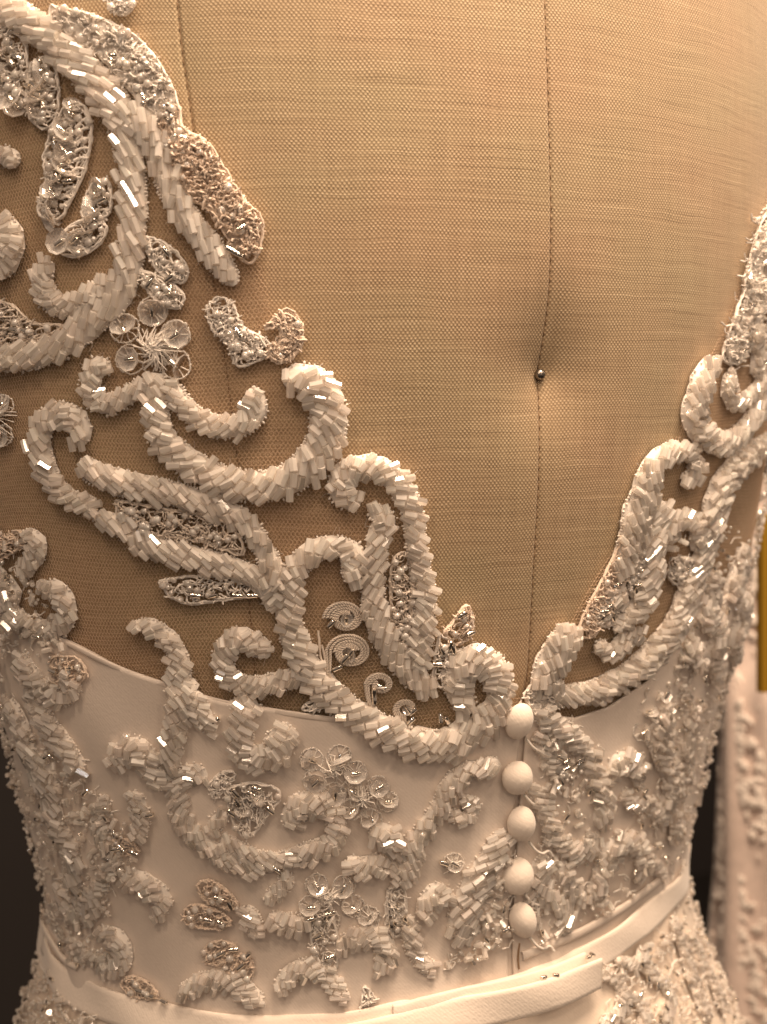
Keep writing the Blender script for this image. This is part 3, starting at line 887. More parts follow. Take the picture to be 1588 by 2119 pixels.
scroll([(268, 1296, 14), (310, 1299, 32), (350, 1332, 40), (370, 1374, 44), (370, 1411, 46), (374, 1450, 56), (362, 1500, 48), (352, 1560, 46), (345, 1605, 44)], 54)
scroll([(556, 1362, 28), (540, 1345, 44), (499, 1323, 46), (470, 1338, 46), (460, 1374, 44), (478, 1409, 42), (521, 1424, 42), (567, 1417, 42), (602, 1407, 40), (640, 1394, 36)], 62)
scroll([(508, 1442, 50), (500, 1500, 52), (497, 1551, 52), (529, 1576, 54), (572, 1562, 64), (584, 1520, 60), (580, 1498, 30)], 66)
scroll([(388, 1436, 40), (420, 1480, 44), (440, 1522, 40)], 50)
scroll([(232, 1590, 40), (240, 1560, 52), (270, 1552, 56), (300, 1570, 50), (318, 1605, 44), (345, 1635, 40)], 58)
scroll([(425, 1618, 36), (395, 1602, 40), (369, 1632, 40), (367, 1680, 40), (388, 1717, 38), (423, 1752, 38), (469, 1782, 36), (511, 1798, 34), (556, 1800, 30)], -40)
scroll([(455, 1740, 30), (500, 1764, 30), (545, 1782, 30), (590, 1782, 34), (634, 1768, 40)], -36)
scroll([(616, 1716, 40), (604, 1690, 50), (625, 1668, 50), (660, 1666, 50), (688, 1685, 46), (699, 1715, 40), (690, 1746, 42), (655, 1765, 46), (612, 1772, 40)], 62)
scroll([(818, 1778, 40), (815, 1745, 54), (790, 1733, 56), (768, 1745, 40)], 62)
scroll([(718, 1782, 30), (745, 1798, 42), (775, 1796, 46), (805, 1784, 40)], 60)
scroll([(1036, 1578, 34), (1011, 1593, 36), (969, 1601, 38), (934, 1630, 40), (920, 1662, 40), (897, 1694, 38), (876, 1727, 40), (858, 1757, 42), (848, 1800, 42), (838, 1838, 30)], 40)
scroll([(1046, 1722, 36), (1024, 1765, 44), (996, 1807, 50), (972, 1860, 58), (960, 1913, 60), (962, 1955, 44)], -42)
scroll([(812, 1786, 22), (828, 1836, 22)], 30, hk=.3)
scroll([(846, 1899, 36), (853, 1948, 36), (872, 1988, 36), (902, 2014, 32)], 44)
scroll([(878, 1905, 30), (890, 1872, 44), (915, 1852, 50), (925, 1880, 40)], 60)
scroll([(697, 1972, 30), (733, 1944, 42), (775, 1938, 46), (800, 1958, 44), (800, 1990, 40), (775, 2008, 38)], 60)
scroll([(576, 2054, 34), (597, 2022, 38), (634, 2006, 40), (668, 2010, 40), (692, 2042, 38), (716, 2076, 30)], 56)
scroll([(553, 1902, 46), (581, 1912, 46), (613, 1917, 44), (643, 1914, 32)], 82)
scroll([(598, 1810, 32), (584, 1840, 32), (548, 1868, 28)], 50)
scroll([(508, 1880, 34), (520, 1910, 40), (534, 1944, 36)], 60)
scroll([(370, 2058, 34), (423, 2033, 40), (476, 2032, 42), (511, 2056, 40), (540, 2080, 34)], 56)
scroll([(246, 1820, 32), (282, 1828, 40), (322, 1850, 40), (334, 1878, 34), (312, 1896, 28)], 60)
scroll([(196, 1930, 30), (232, 1942, 36), (250, 1974, 36), (240, 2004, 34), (205, 2008, 26)], 50)
scroll([(470, 1690, 30), (448, 1702, 34), (432, 1730, 26)], 60)
scroll([(930, 1680, 22), (965, 1700, 26), (985, 1672, 30), (958, 1656, 24)], 60, fill=.8)
# left side
cK = lambda *p: C(1090, 1430, .26420, p)
cL = lambda *p: C(1120, 900, .29471, p)
cM = lambda *p: C(0, 1060, .23588, p)
scroll(cM((180, 180, 90), (290, 260, 150), (290, 400, 150), (210, 480, 150), (170, 580, 130)), 62)
scroll(cM((330, 680, 130), (460, 680, 150), (550, 800, 160), (560, 950, 150), (430, 1070, 170), (260, 1020, 170), (120, 950, 150)), 60)
scroll(cM((-60, 560, 150), (60, 700, 170), (60, 860, 170), (110, 1060, 150)), 50)
scroll(cM((180, 1240, 150), (220, 1400, 170), (330, 1530, 180), (500, 1640, 170), (610, 1560, 150), (590, 1430, 100)), 60)
scroll(cM((230, 1620, 110), (350, 1770, 130), (440, 1920, 140), (560, 2080, 140), (700, 2280, 140)), 44)
scroll(cM((60, 1650, 110), (150, 1850, 130), (220, 2050, 140), (300, 2250, 140), (330, 2430, 130)), 52)
scroll([(70, 1560, 30), (100, 1630, 36), (110, 1700, 36), (150, 1770, 34), (150, 1840, 34)], 52)
scroll([(215, 1650, 30), (200, 1710, 36), (230, 1770, 36), (210, 1830, 34), (160, 1880, 32)], -50)
scroll([(120, 1830, 30), (150, 1900, 36), (190, 1880, 36), (200, 1850, 26)], 58)
scroll([(140, 1940, 28), (170, 1975, 34), (215, 1990, 30)], 50)
scroll([(270, 1640, 30), (288, 1690, 36), (280, 1745, 32)], 60)
scroll([(-14, 450, 46), (14, 490, 58), (4, 545, 52), (-20, 560, 40)], 80)
scroll([(-20, 318, 36), (14, 322, 38), (24, 345, 28)], 70)
# right side
scroll(cJ((1050, 870, 150), (960, 1000, 160), (920, 1150, 150), (890, 1270, 170), (940, 1390, 170), (1060, 1480, 160), (1200, 1430, 150), (1310, 1310, 140), (1400, 1180, 130), (1470, 1060, 130)), 52)
scroll(cJ((1170, 960, 90), (1150, 1080, 110), (1200, 1190, 120), (1300, 1130, 110), (1380, 1050, 110), (1460, 940, 110)), 55)
scroll(cJ((1370, 640, 120), (1340, 720, 130), (1370, 800, 120)), 70); scroll(cJ((1390, 830, 120), (1350, 900, 120), (1380, 960, 100)), 70)
scroll(cL((1010, 330, 110), (1095, 270, 115), (1090, 150, 120), (970, 115, 130), (850, 170, 150), (775, 290, 160), (745, 430, 190), (690, 560, 190), (650, 700, 150), (610, 860, 150), (555, 1010, 140)), 54)
scroll(cL((880, 470, 90), (840, 600, 110), (805, 750, 130), (790, 900, 140), (760, 1060, 150), (710, 1200, 140), (630, 1290, 120), (520, 1360, 110)), -46)
scroll(cL((920, 810, 90), (900, 700, 120), (960, 610, 130), (1070, 600, 130), (1125, 700, 120), (1100, 820, 100)), 56)
scroll(cL((1600, 70, 170), (1420, 190, 180), (1310, 330, 190), (1245, 480, 200), (1205, 640, 170), (1160, 810, 120), (1095, 980, 130), (1030, 1150, 150), (960, 1330, 160), (850, 1480, 170), (700, 1640, 180), (520, 1750, 170), (340, 1820, 160), (160, 1840, 150), (50, 1790, 120)), -42)
scroll(cL((240, 1350, 180), (170, 1470, 210), (95, 1600, 215), (35, 1715, 180), (-40, 1810, 120)), 54)
scroll(cL((1010, 1630, 90), (1050, 1500, 150), (1110, 1560, 150), (1080, 1650, 110)), 78)
scroll(cL((1190, 980, 150), (1235, 1130, 170), (1170, 1260, 170), (1270, 1390, 180), (1220, 1540, 160), (1260, 1700, 140)), 52)
scroll(cL((1420, 780, 110), (1420, 950, 150), (1370, 1100, 150), (1410, 1250, 150), (1350, 1420, 150), (1330, 1600, 140)), 50)
scroll(cL((400, 1470, 100), (510, 1540, 120), (610, 1450, 120), (730, 1400, 110)), 58)
scroll(cL((470, 1080, 90), (540, 1170, 120), (600, 1080, 110)), 58)
scroll(cK((70, 120, 130), (180, 240, 150), (320, 320, 160), (450, 450, 160), (540, 620, 160), (600, 780, 170), (600, 950, 170), (570, 1080, 140)), 48)
scroll(cK((110, 330, 120), (150, 480, 140), (220, 620, 130), (330, 660, 100)), 52)
scroll(cK((60, 740, 110), (130, 900, 130), (190, 1040, 140), (280, 1200, 150), (420, 1270, 160), (520, 1210, 170), (500, 1130, 120)), 50)
scroll(cK((700, 690, 110), (720, 590, 150), (800, 545, 170), (880, 600, 150), (860, 710, 120)), 76)
scroll(cK((1090, 120, 150), (1060, 330, 200), (1090, 520, 180), (1150, 650, 180), (1150, 800, 160), (1080, 930, 140)), 50)
scroll(cK((1300, 120, 120), (1290, 300, 130), (1240, 470, 130), (1260, 640, 130), (1250, 780, 120)), 50)
scroll(cK((690, 1390, 120), (680, 1260, 150), (780, 1185, 160), (900, 1220, 160), (935, 1350, 170), (870, 1450, 130)), 58)
scroll(cK((600, 1320, 130), (600, 1480, 130), (540, 1600, 120), (640, 1640, 90)), 46)
scroll(cK((170, 1290, 140), (120, 1450, 150), (170, 1620, 150), (310, 1740, 150), (310, 1890, 120)), -44)
scroll(cK((350, 1350, 120), (300, 1480, 130), (400, 1580, 130), (460, 1700, 120)), -46)
scroll(cK((60, 1500, 90), (50, 1680, 100), (110, 1850, 110)), -40)
scroll(cK((990, 1330, 120), (1080, 1430, 100)), 50)
scroll(cK((1180, 950, 110), (1190, 1080, 120), (1170, 1200, 100)), 52)
scroll(cK((960, 850, 110), (1030, 960, 120), (1110, 1010, 110)), 52)
scroll(cK((760, 790, 90), (830, 880, 110), (930, 900, 100)), 56)
# beading on the skirt
for pts in (((1250, 2010, 20), (1290, 2040, 26), (1290, 2090, 26), (1250, 2119, 22)), ((1330, 1960, 20), (1350, 2010, 26), (1390, 2050, 26), (1380, 2119, 24)),
            ((1395, 1900, 20), (1420, 1960, 26), (1440, 2030, 26), (1470, 2110, 24)), ((1310, 2060, 20), (1340, 2090, 24), (1330, 2140, 22)), ((1430, 1930, 18), (1470, 2010, 24), (1505, 2090, 22)),
            ((1280, 1985, 18), (1320, 1995, 22), (1345, 1965, 18))):
    scroll(pts, 46, L=.0028, r=.0008)

# --- lace and thread fillings
lace([(116, 20), (200, 36), (282, 80), (332, 134), (368, 210), (366, 268), (330, 246), (268, 184), (212, 120), (150, 76), (114, 46)], 300, 34, 7, name='lace_band', h=.0014, back=True)
lace([(362, 276), (434, 303), (468, 358), (508, 416), (540, 460), (536, 522), (508, 542), (440, 442), (396, 406), (352, 316)], 420, 10, 0, mt='blush_thread', name='lace_band', h=.0016, r=.00024, back=True)
for q, a in (((503, 474), -30), ((482, 520), 25), ((496, 528), 25)): silver(q, a, gown, h=.0026)
lace(cB((0, 335), (90, 370), (180, 450), (330, 468), (220, 530), (120, 548), (-10, 560)), 130, 8, 0, mt='beige_thread')
for q, a in ((cB((110, 484))[0], 8), (cB((165, 490))[0], 8)): silver(q, a, gown)
lace(cB((590, 1330), (700, 1350), (900, 1385), (1090, 1420), (1190, 1500), (1210, 1600), (1040, 1540), (860, 1510), (700, 1490), (610, 1420)), 190, 26, 0, mt='beige_thread', dirn=.2)
lace([(836, 1140), (852, 1180), (850, 1240), (846, 1300), (836, 1370), (818, 1330), (808, 1270), (806, 1200), (814, 1150)], 130, 22, 0, mt='beige_thread', dirn=1.5)
lace([(300, 490), (345, 505), (388, 550), (382, 585), (350, 575), (318, 540)], 80, 8, 2)
lace([(296, 560), (330, 572), (380, 605), (376, 636), (346, 632), (308, 598)], 70, 10, 2)
lace(cB((1040, 370), (1090, 330), (1160, 360), (1210, 470), (1330, 540), (1330, 610), (1260, 650), (1180, 660), (1140, 560), (1060, 470)), 170, 16, 1)
lace(cB((1320, 480), (1370, 430), (1430, 390), (1490, 450), (1500, 560), (1430, 640), (1360, 640), (1330, 570), (1400, 540), (1390, 480)), 190, 2, 0, mt='blush_thread', r=.00024, back=True)
lace([(334, 1200), (388, 1190), (440, 1188), (500, 1196), (530, 1228), (470, 1236), (398, 1246), (356, 1230)], 90, 10, 0)
for x, a in ((410, 10), (443, -20), (495, 5), (524, 0)): silver((x, 1226), a, gown)
lace(cC((1170, 1370), (1220, 1310), (1270, 1245), (1300, 1300), (1290, 1390), (1210, 1430)), 60, 5, 2, mt='blush_thread')
lace([(905, 1310), (935, 1330), (930, 1380), (908, 1420), (895, 1380)], 50, 4, 3)
lace([(0, 1085), (20, 1110), (48, 1095), (60, 1120), (20, 1150), (0, 1150)], 60, 3, 0, mt='blush_thread')
lace([(120, 1350), (170, 1355), (190, 1385), (165, 1410), (130, 1400)], 70, 4, 1, mt='blush_thread')
lace([(20, 55), (58, 90), (64, 150), (60, 220), (30, 210), (0, 150), (0, 70)], 80, 20, 4)
lace([(82, 130), (112, 128), (128, 180), (122, 250), (98, 268), (68, 240), (68, 170)], 80, 18, 4)
lace([(436, 1616), (460, 1590), (490, 1590), (470, 1620), (450, 1640)], 30, 2, 0)
lace([(228, 4), (268, -4), (282, 14), (262, 34), (236, 26)], 50, 2, 0)
lace([(470, 1620), (530, 1610), (580, 1630), (560, 1670), (520, 1720), (490, 1700)], 70, 8, 6)
lace([(800, 1830), (830, 1820), (835, 1900), (810, 1930), (795, 1880)], 40, 6, 3)
lace([(652, 1440), (680, 1402), (690, 1440), (660, 1462), (625, 1462)], 70, 0, 0, mt='ivory_thread', r=.00024)
lace([(640, 1870), (680, 1860), (700, 1960), (680, 2000), (650, 1960)], 60, 6, 5)
lace([(746, 2075), (752, 2035), (765, 2050), (775, 2064)], 26, 0, 0)

lace([(1300, 1072), (1328, 1085), (1304, 1160), (1266, 1240), (1218, 1312), (1190, 1300), (1231, 1212), (1272, 1130)], 190, 8, 3, mt='blush_thread', name='lace_band', h=.0012, back=True)
lace([(1592, 415), (1562, 470), (1542, 540), (1531, 585), (1548, 645), (1604, 640), (1604, 400)], 150, 10, 2, name='lace_band', h=.0013, back=True)
lace([(1532, 600), (1502, 680), (1486, 742), (1520, 748), (1546, 700), (1560, 645)], 110, 8, 3, name='lace_band', h=.0012, back=True)
lace([(338, 236), (372, 222), (382, 268), (424, 292), (446, 330), (404, 362), (350, 318)], 110, 10, 2, mt='blush_thread', name='lace_band', h=.0014, back=True)
lace([(1078, 1434), (1118, 1385), (1150, 1395), (1150, 1450), (1120, 1478), (1092, 1460)], 120, 10, 2, name='lace_band', h=.0012, back=True)
lace(cL((640, 760), (770, 820), (745, 1040), (650, 1130), (560, 1060), (600, 900)), 110, 12, 4)
lace(cL((360, 1150), (470, 1130), (540, 1220), (450, 1330), (350, 1300)), 80, 8, 3)
lace(cL((880, 860), (1020, 860), (1010, 990), (930, 1040), (870, 990)), 90, 8, 4)

# cup sequins with looped thread fringe, top left
ch = cA((450, 640, 90), (400, 780, 125), (410, 900, 110), (400, 1010, 130), (340, 1130, 110), (330, 1240, 140), (600, 1105, 90), (580, 1240, 140), (40, 340, 120), (60, 470, 130), (110, 590, 150), (275, 430, 110), (265, 520, 120), (260, 600, 130))
fr = Acc()
for q, o in (((540, 700), (470, 760)), ((545, 760), (470, 800)), ((550, 820), (470, 850)), ((545, 880), (465, 900)), ((535, 940), (460, 950)), ((520, 1000), (450, 1010)), ((500, 1050), (430, 1070)), ((470, 1110), (400, 1120)), ((440, 1170), (390, 1170)), ((420, 1220), (380, 1220))):
    a_, b_ = cA(q)[0], cA(o)[0]
    mid = ((a_[0] + b_[0]) / 2, (a_[1] + b_[1]) / 2 - 4)
    cord(fr, [b_, mid, a_], .00042, .0009)
cord(fr, cA((520, 640), (555, 760), (540, 900), (510, 1030), (440, 1180), (390, 1270)), .00035, .0006)
frm = fr.build('thread_fringe', 'ivory_thread', gown)
for q in ch:
    sequin(q[:2], q[2] * 1.35, frm, bead_ang=rng.uniform(20, 70), h=.0012); sequin((q[0] + rng.normal(0, 6), q[1] + 16), q[2] * 1.1, frm, bead_ang=rng.uniform(20, 70), h=.0007)
dr = Acc(); cord(dr, cA((360, 1420), (430, 1330), (560, 1280), (640, 1330), (600, 1440), (480, 1510), (380, 1490), (350, 1420)), .0003, .0006); cord(dr, cA((380, 1400), (470, 1310), (600, 1300), (620, 1380), (560, 1460), (450, 1500)), .0002, .001)
dro = dr.build('crystal_setting', 'ivory_thread', gown)
lace(cA((360, 1430), (430, 1340), (560, 1290), (640, 1335), (600, 1435), (480, 1505), (390, 1490)), 60, 12, 0, h=.0008)
sequin(cA((385, 1425))[0], 58, dro, bead_ang=-40, h=.0014); sequin(cA((460, 1420))[0], 50, dro, bead_ang=-40, h=.001); sequin(cA((540, 1370))[0], 44, dro, bead_ang=-30, h=.0008)
lace(cA((430, 600), (520, 640), (555, 760), (540, 900), (500, 1040), (420, 1200), (380, 1280), (270, 1280), (255, 1180), (300, 1090), (290, 900), (350, 720)), 130, 22, 3, h=.0006, dirn=.2)
lace(cA((570, 1080), (640, 1060), (670, 1160), (650, 1260), (580, 1310), (510, 1270), (520, 1170)), 50, 8, 1, h=.0006)

# sequin flowers
flower((326, 722), C(0, 480, .41562, [(770, 395, 130), (632, 480, 125), (882, 510, 125), (662, 632, 115), (885, 660, 120)]), 56, tuft=130, reach=52)
flower((690, 1580), cG((430, 130), (540, 210), (660, 85), (570, -10), (410, 10)), 44)
flower((748, 1640), cG((790, 165), (845, 255), (752, 360), (640, 300), (640, 185)), 40)
flower((680, 1846), cG((440, 740), (595, 750), (405, 868), (510, 950), (650, 865)), 42)
flower((765, 1880), cG((740, 930)), 42, tuft=14)
flower((815, 1862), cG((900, 870), (890, 970)), 38, tuft=10)
flower((0, 868), [(16, 838, 44), (14, 900, 44)], 40, tuft=70, reach=46)
flower((1345, 1480), cI((800, 1300), (830, 1180), (920, 1070), (1050, 1120), (930, 1230), (880, 1360)), 36)
flower((530, 1640), [(528, 1640, 44), (505, 1668, 34)], 40, tuft=24)
flower((928, 1774), [(932, 1776, 36)], 36, tuft=6); silver((910, 1773), 20, gown)
petal((457, 1842), 92, 38, 32); petal((436, 1888), 96, 44, 14); petal((462, 1960), 66, 46, -18, 2); petal((503, 1990), 52, 56, -60, 2)
petal((302, 2040), 76, 40, 25, 3)
petal((262, 1740), 76, 34, 20, 2)
for q in ((296, 1664, 40), (322, 1672, -10), (452, 1478, -40), (243, 1738, 40), (256, 1742, 0), (30, 1190, -40), (130, 1378, 20), (24, 1448, 60), (18, 1300, 30),
          (545, 1776, 30), (575, 1784, 30), (850, 1500, -55), (905, 1478, 90), (918, 1482, 60), (925, 1330, 100), (922, 1415, 90)):
    silver(q[:2], q[2], gown)

# rope spirals on the tulle
spiral((712, 1275), 40, 1.7, math.pi, 1, None, [(684, 1284, -50)])
spiral((722, 1345), 44, 1.8, math.pi, 1, [(672, 1420), (676, 1380)], [(712, 1356, -55), (697, 1376, -30)])
spiral((784, 1412), 28, 1.5, math.pi, 1, [(790, 1475), (762, 1450)], [(771, 1428, 90), (772, 1440, 90)])
spiral((838, 1462), 28, 1.3, math.pi * .5, 1, None, [(850, 1465, -50), (846, 1485, -50)])
for (p, q, r_, s_) in (((665, 1330), (690, 1410), (760, 1470), (810, 1500)), ((658, 1300), (668, 1370), (720, 1440), (790, 1490))):
    ac = Acc(); cord(ac, [p, q, r_, s_], .00035, .0006, wob=.5); ac.build('outline_cord', 'beige_thread', gown)

# crowded little beads at the gown's sides
def field(poly, nb, ns, nsl, name='bead_cluster', mt='bugle_glass', curls=0, thr=0):
    acc = Acc(); th = Acc(); nb = int(nb * .8); ns = int(ns * .8); thr = int(thr * 1.2)
    xy = inpoly(poly, nb); a = rng.uniform(0, 2 * math.pi, nb)
    P, nn = onsurf(xy, rng.uniform(.0009, .0022, nb), True); P2, _ = onsurf(xy + 5 * np.stack([np.cos(a), np.sin(a)], 1), .0015, True)
    sc = np.stack([rng.uniform(.0022, .0034, nb), rng.uniform(.0007, .00095, nb)], 1)[:, [0, 1, 1]]
    add_many(acc, TB, P, frames(P2 - P + nn * rng.normal(0, .0003, (nb, 1)), nn), sc)
    xy = inpoly(poly, ns); P, nn = onsurf(xy, rng.uniform(.0006, .0018, ns), True)
    add_many(acc, TS, P, frames(rng.normal(0, 1, P.shape), nn), rng.uniform(.0005, .00085, (ns, 1)) * [[1, 1, .8]])
    o = acc.build(name, mt, gown); tag(o, kind='stuff')
    if thr:
        q = inpoly(poly, thr); a = rng.uniform(0, 6.28, thr); k = rng.uniform(10, 26, thr)[:, None] * .6
        c1 = q + k * np.stack([np.cos(a), np.sin(a)], 1); c2 = q + 1.8 * k * np.stack([np.cos(a + .5), np.sin(a + .5)], 1)
        pts = np.stack([q, c1 * .5 + q * .5, c1, c1 * .5 + c2 * .5, c2], 1)
        P, nn = onsurf(pts.reshape(-1, 2), np.repeat(rng.uniform(.0003, .0011, thr), 5), True)
        P = P.reshape(-1, 5, 3); nn = nn.reshape(-1, 5, 3)
        for i in range(thr): th.add(*tubeV(P[i], rng.uniform(.00015, .0003), 4, nn[i]))
        t = th.build('lace_ground', 'ivory_thread', o); tag(t, kind='stuff')
    for q in inpoly(poly, nsl): silver(q, None, o, h=.0018, r=.0006, L=.0022)
    return o
field([(0, 1090), (60, 1120), (85, 1200), (140, 1260), (150, 1330), (170, 1370), (150, 1470), (110, 1480), (60, 1440), (0, 1420)], 40, 90, 9, thr=40)
field([(5, 1440), (110, 1475), (200, 1610), (270, 1690), (300, 1790), (250, 1830), (245, 1900), (190, 1920), (260, 1980), (240, 2010), (170, 1990), (112, 1900), (104, 1850), (66, 1720), (40, 1590)], 110, 380, 34, thr=110)
field([(1110, 1470), (1230, 1530), (1240, 1700), (1300, 1740), (1400, 1700), (1440, 1640), (1412, 1760), (1390, 1800), (1290, 1860), (1100, 1950), (1105, 1700)], 90, 160, 30, thr=90)
field([(1360, 1440), (1490, 1440), (1462, 1550), (1440, 1640), (1400, 1720), (1300, 1700), (1290, 1560), (1330, 1520)], 50, 160, 24, thr=50)
field([(1380, 1090), (1540, 1080), (1540, 1200), (1512, 1350), (1490, 1440), (1380, 1430), (1300, 1440), (1370, 1360), (1430, 1250)], 40, 120, 18, thr=50)
field([(1530, 560), (1560, 440), (1600, 380), (1600, 640), (1540, 720)], 24, 30, 2, thr=130)
field([(1490, 700), (1530, 600), (1560, 640), (1545, 720), (1520, 760), (1490, 745)], 10, 24, 3, thr=70)
field([(1560, 680), (1600, 660), (1600, 800), (1565, 770)], 20, 30, 2, thr=30)
field([(930, 1880), (1055, 1740), (1052, 1940), (900, 2010), (930, 1950)], 60, 60, 6, thr=50)
field([(1110, 1500), (1180, 1490), (1200, 1560), (1150, 1640), (1110, 1600)], 30, 30, 6, thr=30)
# the skirt's own embroidery
field([(1230, 2000), (1300, 1965), (1350, 1935), (1405, 1840), (1480, 2000), (1530, 2119), (1230, 2119)], 40, 130, 26, thr=120)
field([(125, 2000), (150, 2060), (220, 2119), (45, 2119), (75, 2030)], 20, 110, 4, thr=40)

# dense beading carried round the gown's sides, out to and past its outline
def sidefield(ph0, ph1, z0, z1, nb, ns, name='bead_cluster'):
    acc = Acc()
    for k in range(nb + ns):
        ph = rng.uniform(ph0, ph1); z = rng.uniform(z0, z1); n = NR(ph, z)
        c = S(ph, z) + n * (SAT + rng.uniform(.0005, .0014))
        if k < nb: add_bugle(acc, c, np.cross(n, rng.normal(0, 1, 3)), n, rng.uniform(.002, .0032), .0008)
        else: add_ball(acc, c, rng.uniform(.0006, .0009))
    tag(acc.build(name, 'bugle_glass', gown), kind='stuff')
phl = float(cast([(66, 1700)])[0][0]); phr = float(cast([(1436, 1640)])[0][0])
sidefield(phl - .35, phl + .10, .012, .16, 90, 260)
sidefield(phr - .06, phr + .40, .012, .16, 80, 260)
sidefield(phl - .45, phl + .12, -.10, -.008, 20, 160)
sidefield(phr - .06, phr + .40, -.12, -.008, 20, 150)

# ------------------------------------------------------------------ neckline binding, belt, buttons
def ribbon(name, px, wpx, off, mt, thick=.0007, n=140):
    Q, L = cat(np.column_stack([np.asarray(px, float), np.zeros(len(px))]), n)
    P, nn = onsurf(Q[:, :2], off)
    T = nrm(np.gradient(P, axis=0)); B = np.cross(nn, T); wm = wpx * .36 / FPX
    prof = [(-.5, -.4), (-.5, .5), (-.3, 1), (.3, 1), (.5, .5), (.5, -.4)]
    V = np.stack([P + B * (x * wm) + nn * (y * thick) for x, y in prof], 1)
    uv = np.stack([np.repeat(np.arange(n) * .001, 6), np.tile(np.arange(6) * .001, n)], 1)
    return mk(name, V.reshape(-1, 3), gridf(6, n, True), mt, gown, uv=uv)
ribbon('bodice_hem', [(x, y + 4) for x, y in hem], 12, SAT - .0002, 'satin', .0004)
ribbon('waist_piping', [(95, 1868), (104, 1900), (118, 1928), (150, 1978), (180, 1998)], 13, SAT + .001, 'crepe', n=50)
ribbon('waist_piping', [(1070, 1972), (1104, 1958), (1180, 1926), (1241, 1893), (1289, 1862), (1350, 1815)], 20, SAT + .0008, 'satin', n=60)

belt = empty('satin_belt'); tag(belt, 'narrow cream satin belt round the waist with its loose end folded over', 'belt')
def band(name, ph0, ph1, fup, hw, off, nu, parent, bulge=.0014, thick=.0011, lift=None, mt='crepe', twist=None):
    ph = np.linspace(ph0, ph1, nu); up = fup(ph)
    prof = np.array([(1, -.2), (1.0, .35), (.97, .75), (.85, .98), (.5, 1.05), (.15, .98), (.03, .75), (0, .35), (0, -.2)])
    rows = []
    for v, hgt_ in prof:
        z = up - (1 - v) * hw
        Pp = S(ph, z); nn = NR(ph, z)
        o = off + hgt_ * thick + bulge * .5 * np.sin(ph * 17 + v * 2) * (.4 + .6 * v)
        if lift is not None: o = o + lift(ph, v)
        rows.append(Pp + nn * o[:, None])
    V = np.stack(rows, 1)
    uv = np.stack([np.repeat(ph * .13, 9), np.tile(prof[:, 0] * hw, nu)], 1)
    k = len(prof); f = gridf(k, nu, True)
    ends = [np.arange(k)[None, :], (np.arange(k)[::-1] + (nu - 1) * k)[None, :]]
    return mk(name, V.reshape(-1, 3), [f] + ends, mt, parent, uv=uv)
band('belt_band', cph - 2.6, cph + 2.6, beltup, .0102, .0026, 300, belt, .0016, .0008)
tail_px = [(822, 2084), (860, 2072), (950, 2050), (1050, 2028), (1130, 2006), (1206, 1972)]
tf = curve(tail_px); p0 = float(cast([(600, 2110)])[0][0]); p1 = float(cast([(1210, 1985)])[0][0])
tf0 = lambda q: np.where(q < float(cast([(822, 2084)])[0][0]), tf(q) - .0015, tf(q))
tphs = float(cast([(824, 2084)])[0][0])
band('belt_tail', tphs - .55, p1, lambda q: tf(np.maximum(q, tphs)) - np.clip((tphs - q), 0, 1) * .016, .0106, .0044, 160, belt, .0014, .0009, lift=lambda q, v: .0026 * np.clip((q - tphs) / (p1 - tphs), 0, 1) * (.4 + v))
band('belt_fold', tphs - .02, p1 - .03, lambda q: tf(q) + .0024, .005, .0042, 90, belt, .0004, .0008)

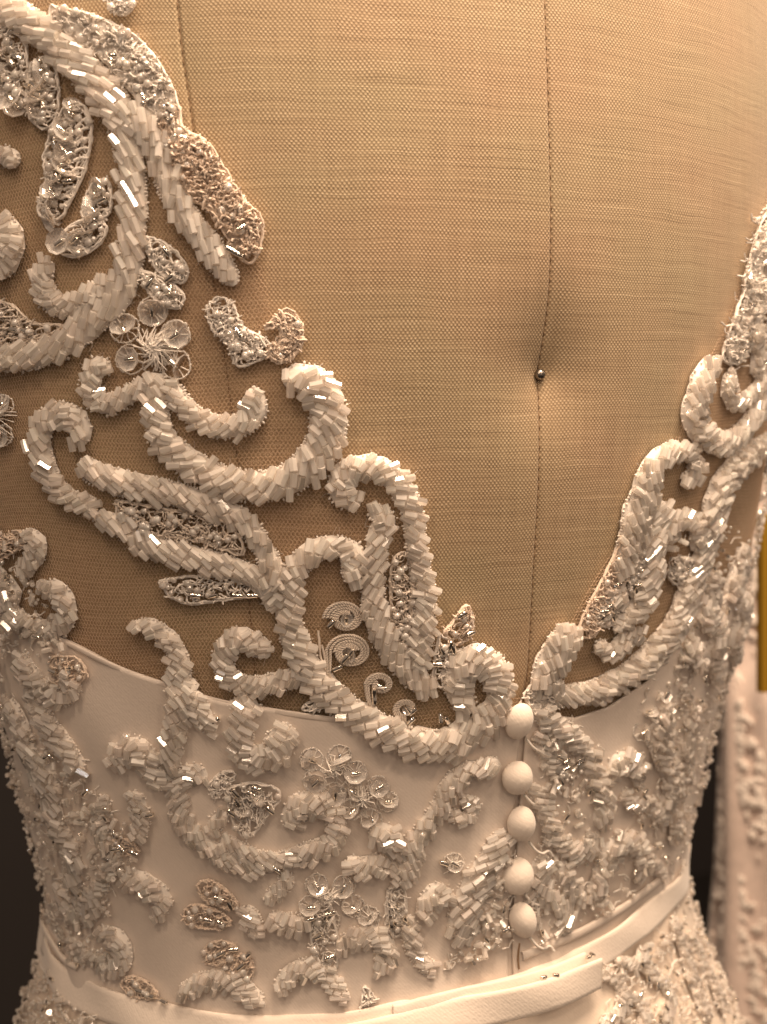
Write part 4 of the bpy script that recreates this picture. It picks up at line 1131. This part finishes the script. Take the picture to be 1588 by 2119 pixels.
for q, a in (((1194, 1964), 30), ((1186, 1970), -20), ((1122, 2006), 10), ((1098, 2010), -10)): silver(q, a, gown, h=.0046, L=.002, r=.0006)
bt = [(1078, 1495, 32, 42, 0), (1074, 1612, 34, 39, 18), (1083, 1707, 33, 42, 26), (1074, 1815, 36, 41, 8), (1085, 1906, 29, 43, 20)]
for i, (x, y, rx, ry, tl) in enumerate(bt):
    P, nn = onsurf(raised(np.array([(x, y)]), .0026), SAT + .0026); _, _, d = project(P)
    k = d[0] / FPX; a = math.radians(tl)
    nz = nrm(nn[0] * 1.0 + np.array(rng.normal(0, .16, 3)) + np.array([-.1, 0, .0]))
    yv = nrm(_up - nz * (_up @ nz)); xv = np.cross(yv, nz)
    xr = math.cos(a) * xv + math.sin(a) * yv; yr = -math.sin(a) * xv + math.cos(a) * yv
    R = np.stack([xr, yr, nz], 1)
    prof = [(0.001, .62), (.2, .60), (.42, .53), (.62, .42), (.80, .26), (.93, .08), (1.0, -.12), (.985, -.24), (.90, -.32), (.6, -.36), (.25, -.38), (.22, -.7), (.001, -.7)]
    V, F = lathe_tpl(prof, 32)
    Vw = (V * np.array([rx * k * .98, ry * k * .98, .0044])) @ R.T + P[0]
    uv = V[:, :2] * .006
    b = mk('button', Vw, F, 'crepe', gown, uv=uv)
    # the cord loop that holds it
    ac = Acc(); q = [(x - 4, y + ry * .55), (x + 10, y + ry * .95), (x + 24, y + ry * 1.12), (x + 36, y + ry * 1.0), (x + 44, y + ry * 1.25)]
    cord(ac, q, .00045, .0018); ac.build('button_loop', 'ivory_thread', b)
ac = Acc(); cord(ac, [(1066, 1945), (1063, 1975), (1065, 2000)], .0003, .0002); ac.build('placket_slit', 'groove', gown)

# ------------------------------------------------------------------ things behind
def far_pt(x, y, d): return CP + raydir([(x, y)])[0] * d
ctr = far_pt(1670, 1600, .80)
g2 = empty('hanging_gown'); g2.location = (0, 0, 0)
tag(g2, 'blurred blush lace gown hanging behind the dress form', 'gown')
zz = np.linspace(FLOOR + .01, ctr[2] + .19, 130); ang = np.linspace(0, 2 * math.pi, 97)[:-1]
rr = np.interp(zz, [FLOOR, -.25, -.12, .0, ctr[2] + .08, ctr[2] + .19], [.26, .075, .062, .058, .050, .035])
V = np.stack([np.stack([ctr[0] + (r * (1 + .04 * np.sin(9 * ang + z * 14))) * np.cos(ang), ctr[1] + .75 * r * np.sin(ang), np.full(96, z)], 1) for r, z in zip(rr, zz)])
mk('gown_body', V.reshape(-1, 3), gridf(96, 130, True), 'gown_far', g2)
ac = Acc()
for k in range(2600):
    z = rng.uniform(-.20, ctr[2] + .17); a_ = rng.uniform(math.pi * .75, math.pi * 1.75); r = np.interp(z, zz, rr)
    if math.sin(a_ * 5 + z * 60) + rng.normal(0, .5) < -.1: continue
    c = np.array([ctr[0] + r * math.cos(a_), ctr[1] + .75 * r * math.sin(a_), z]); n = nrm(np.array([math.cos(a_), math.sin(a_), 0]))
    add_ball(ac, c, rng.uniform(.001, .003), (1, 1.8, .35), frame(np.cross(n, rng.normal(0, 1, 3)), n))
tag(ac.build('lace_applique', 'lace_far', g2), kind='stuff')
P0 = far_pt(1578, 1066, .62); P1 = far_pt(1578, 1440, .62)
o = box('yellow_card', (P0[0], P0[1], P1[2]), (P0[0] + .03, P0[1] + .004, P0[2]), 'yellow_card')
tag(o, 'narrow yellow card hanging beside the blurred lace gown', 'card')
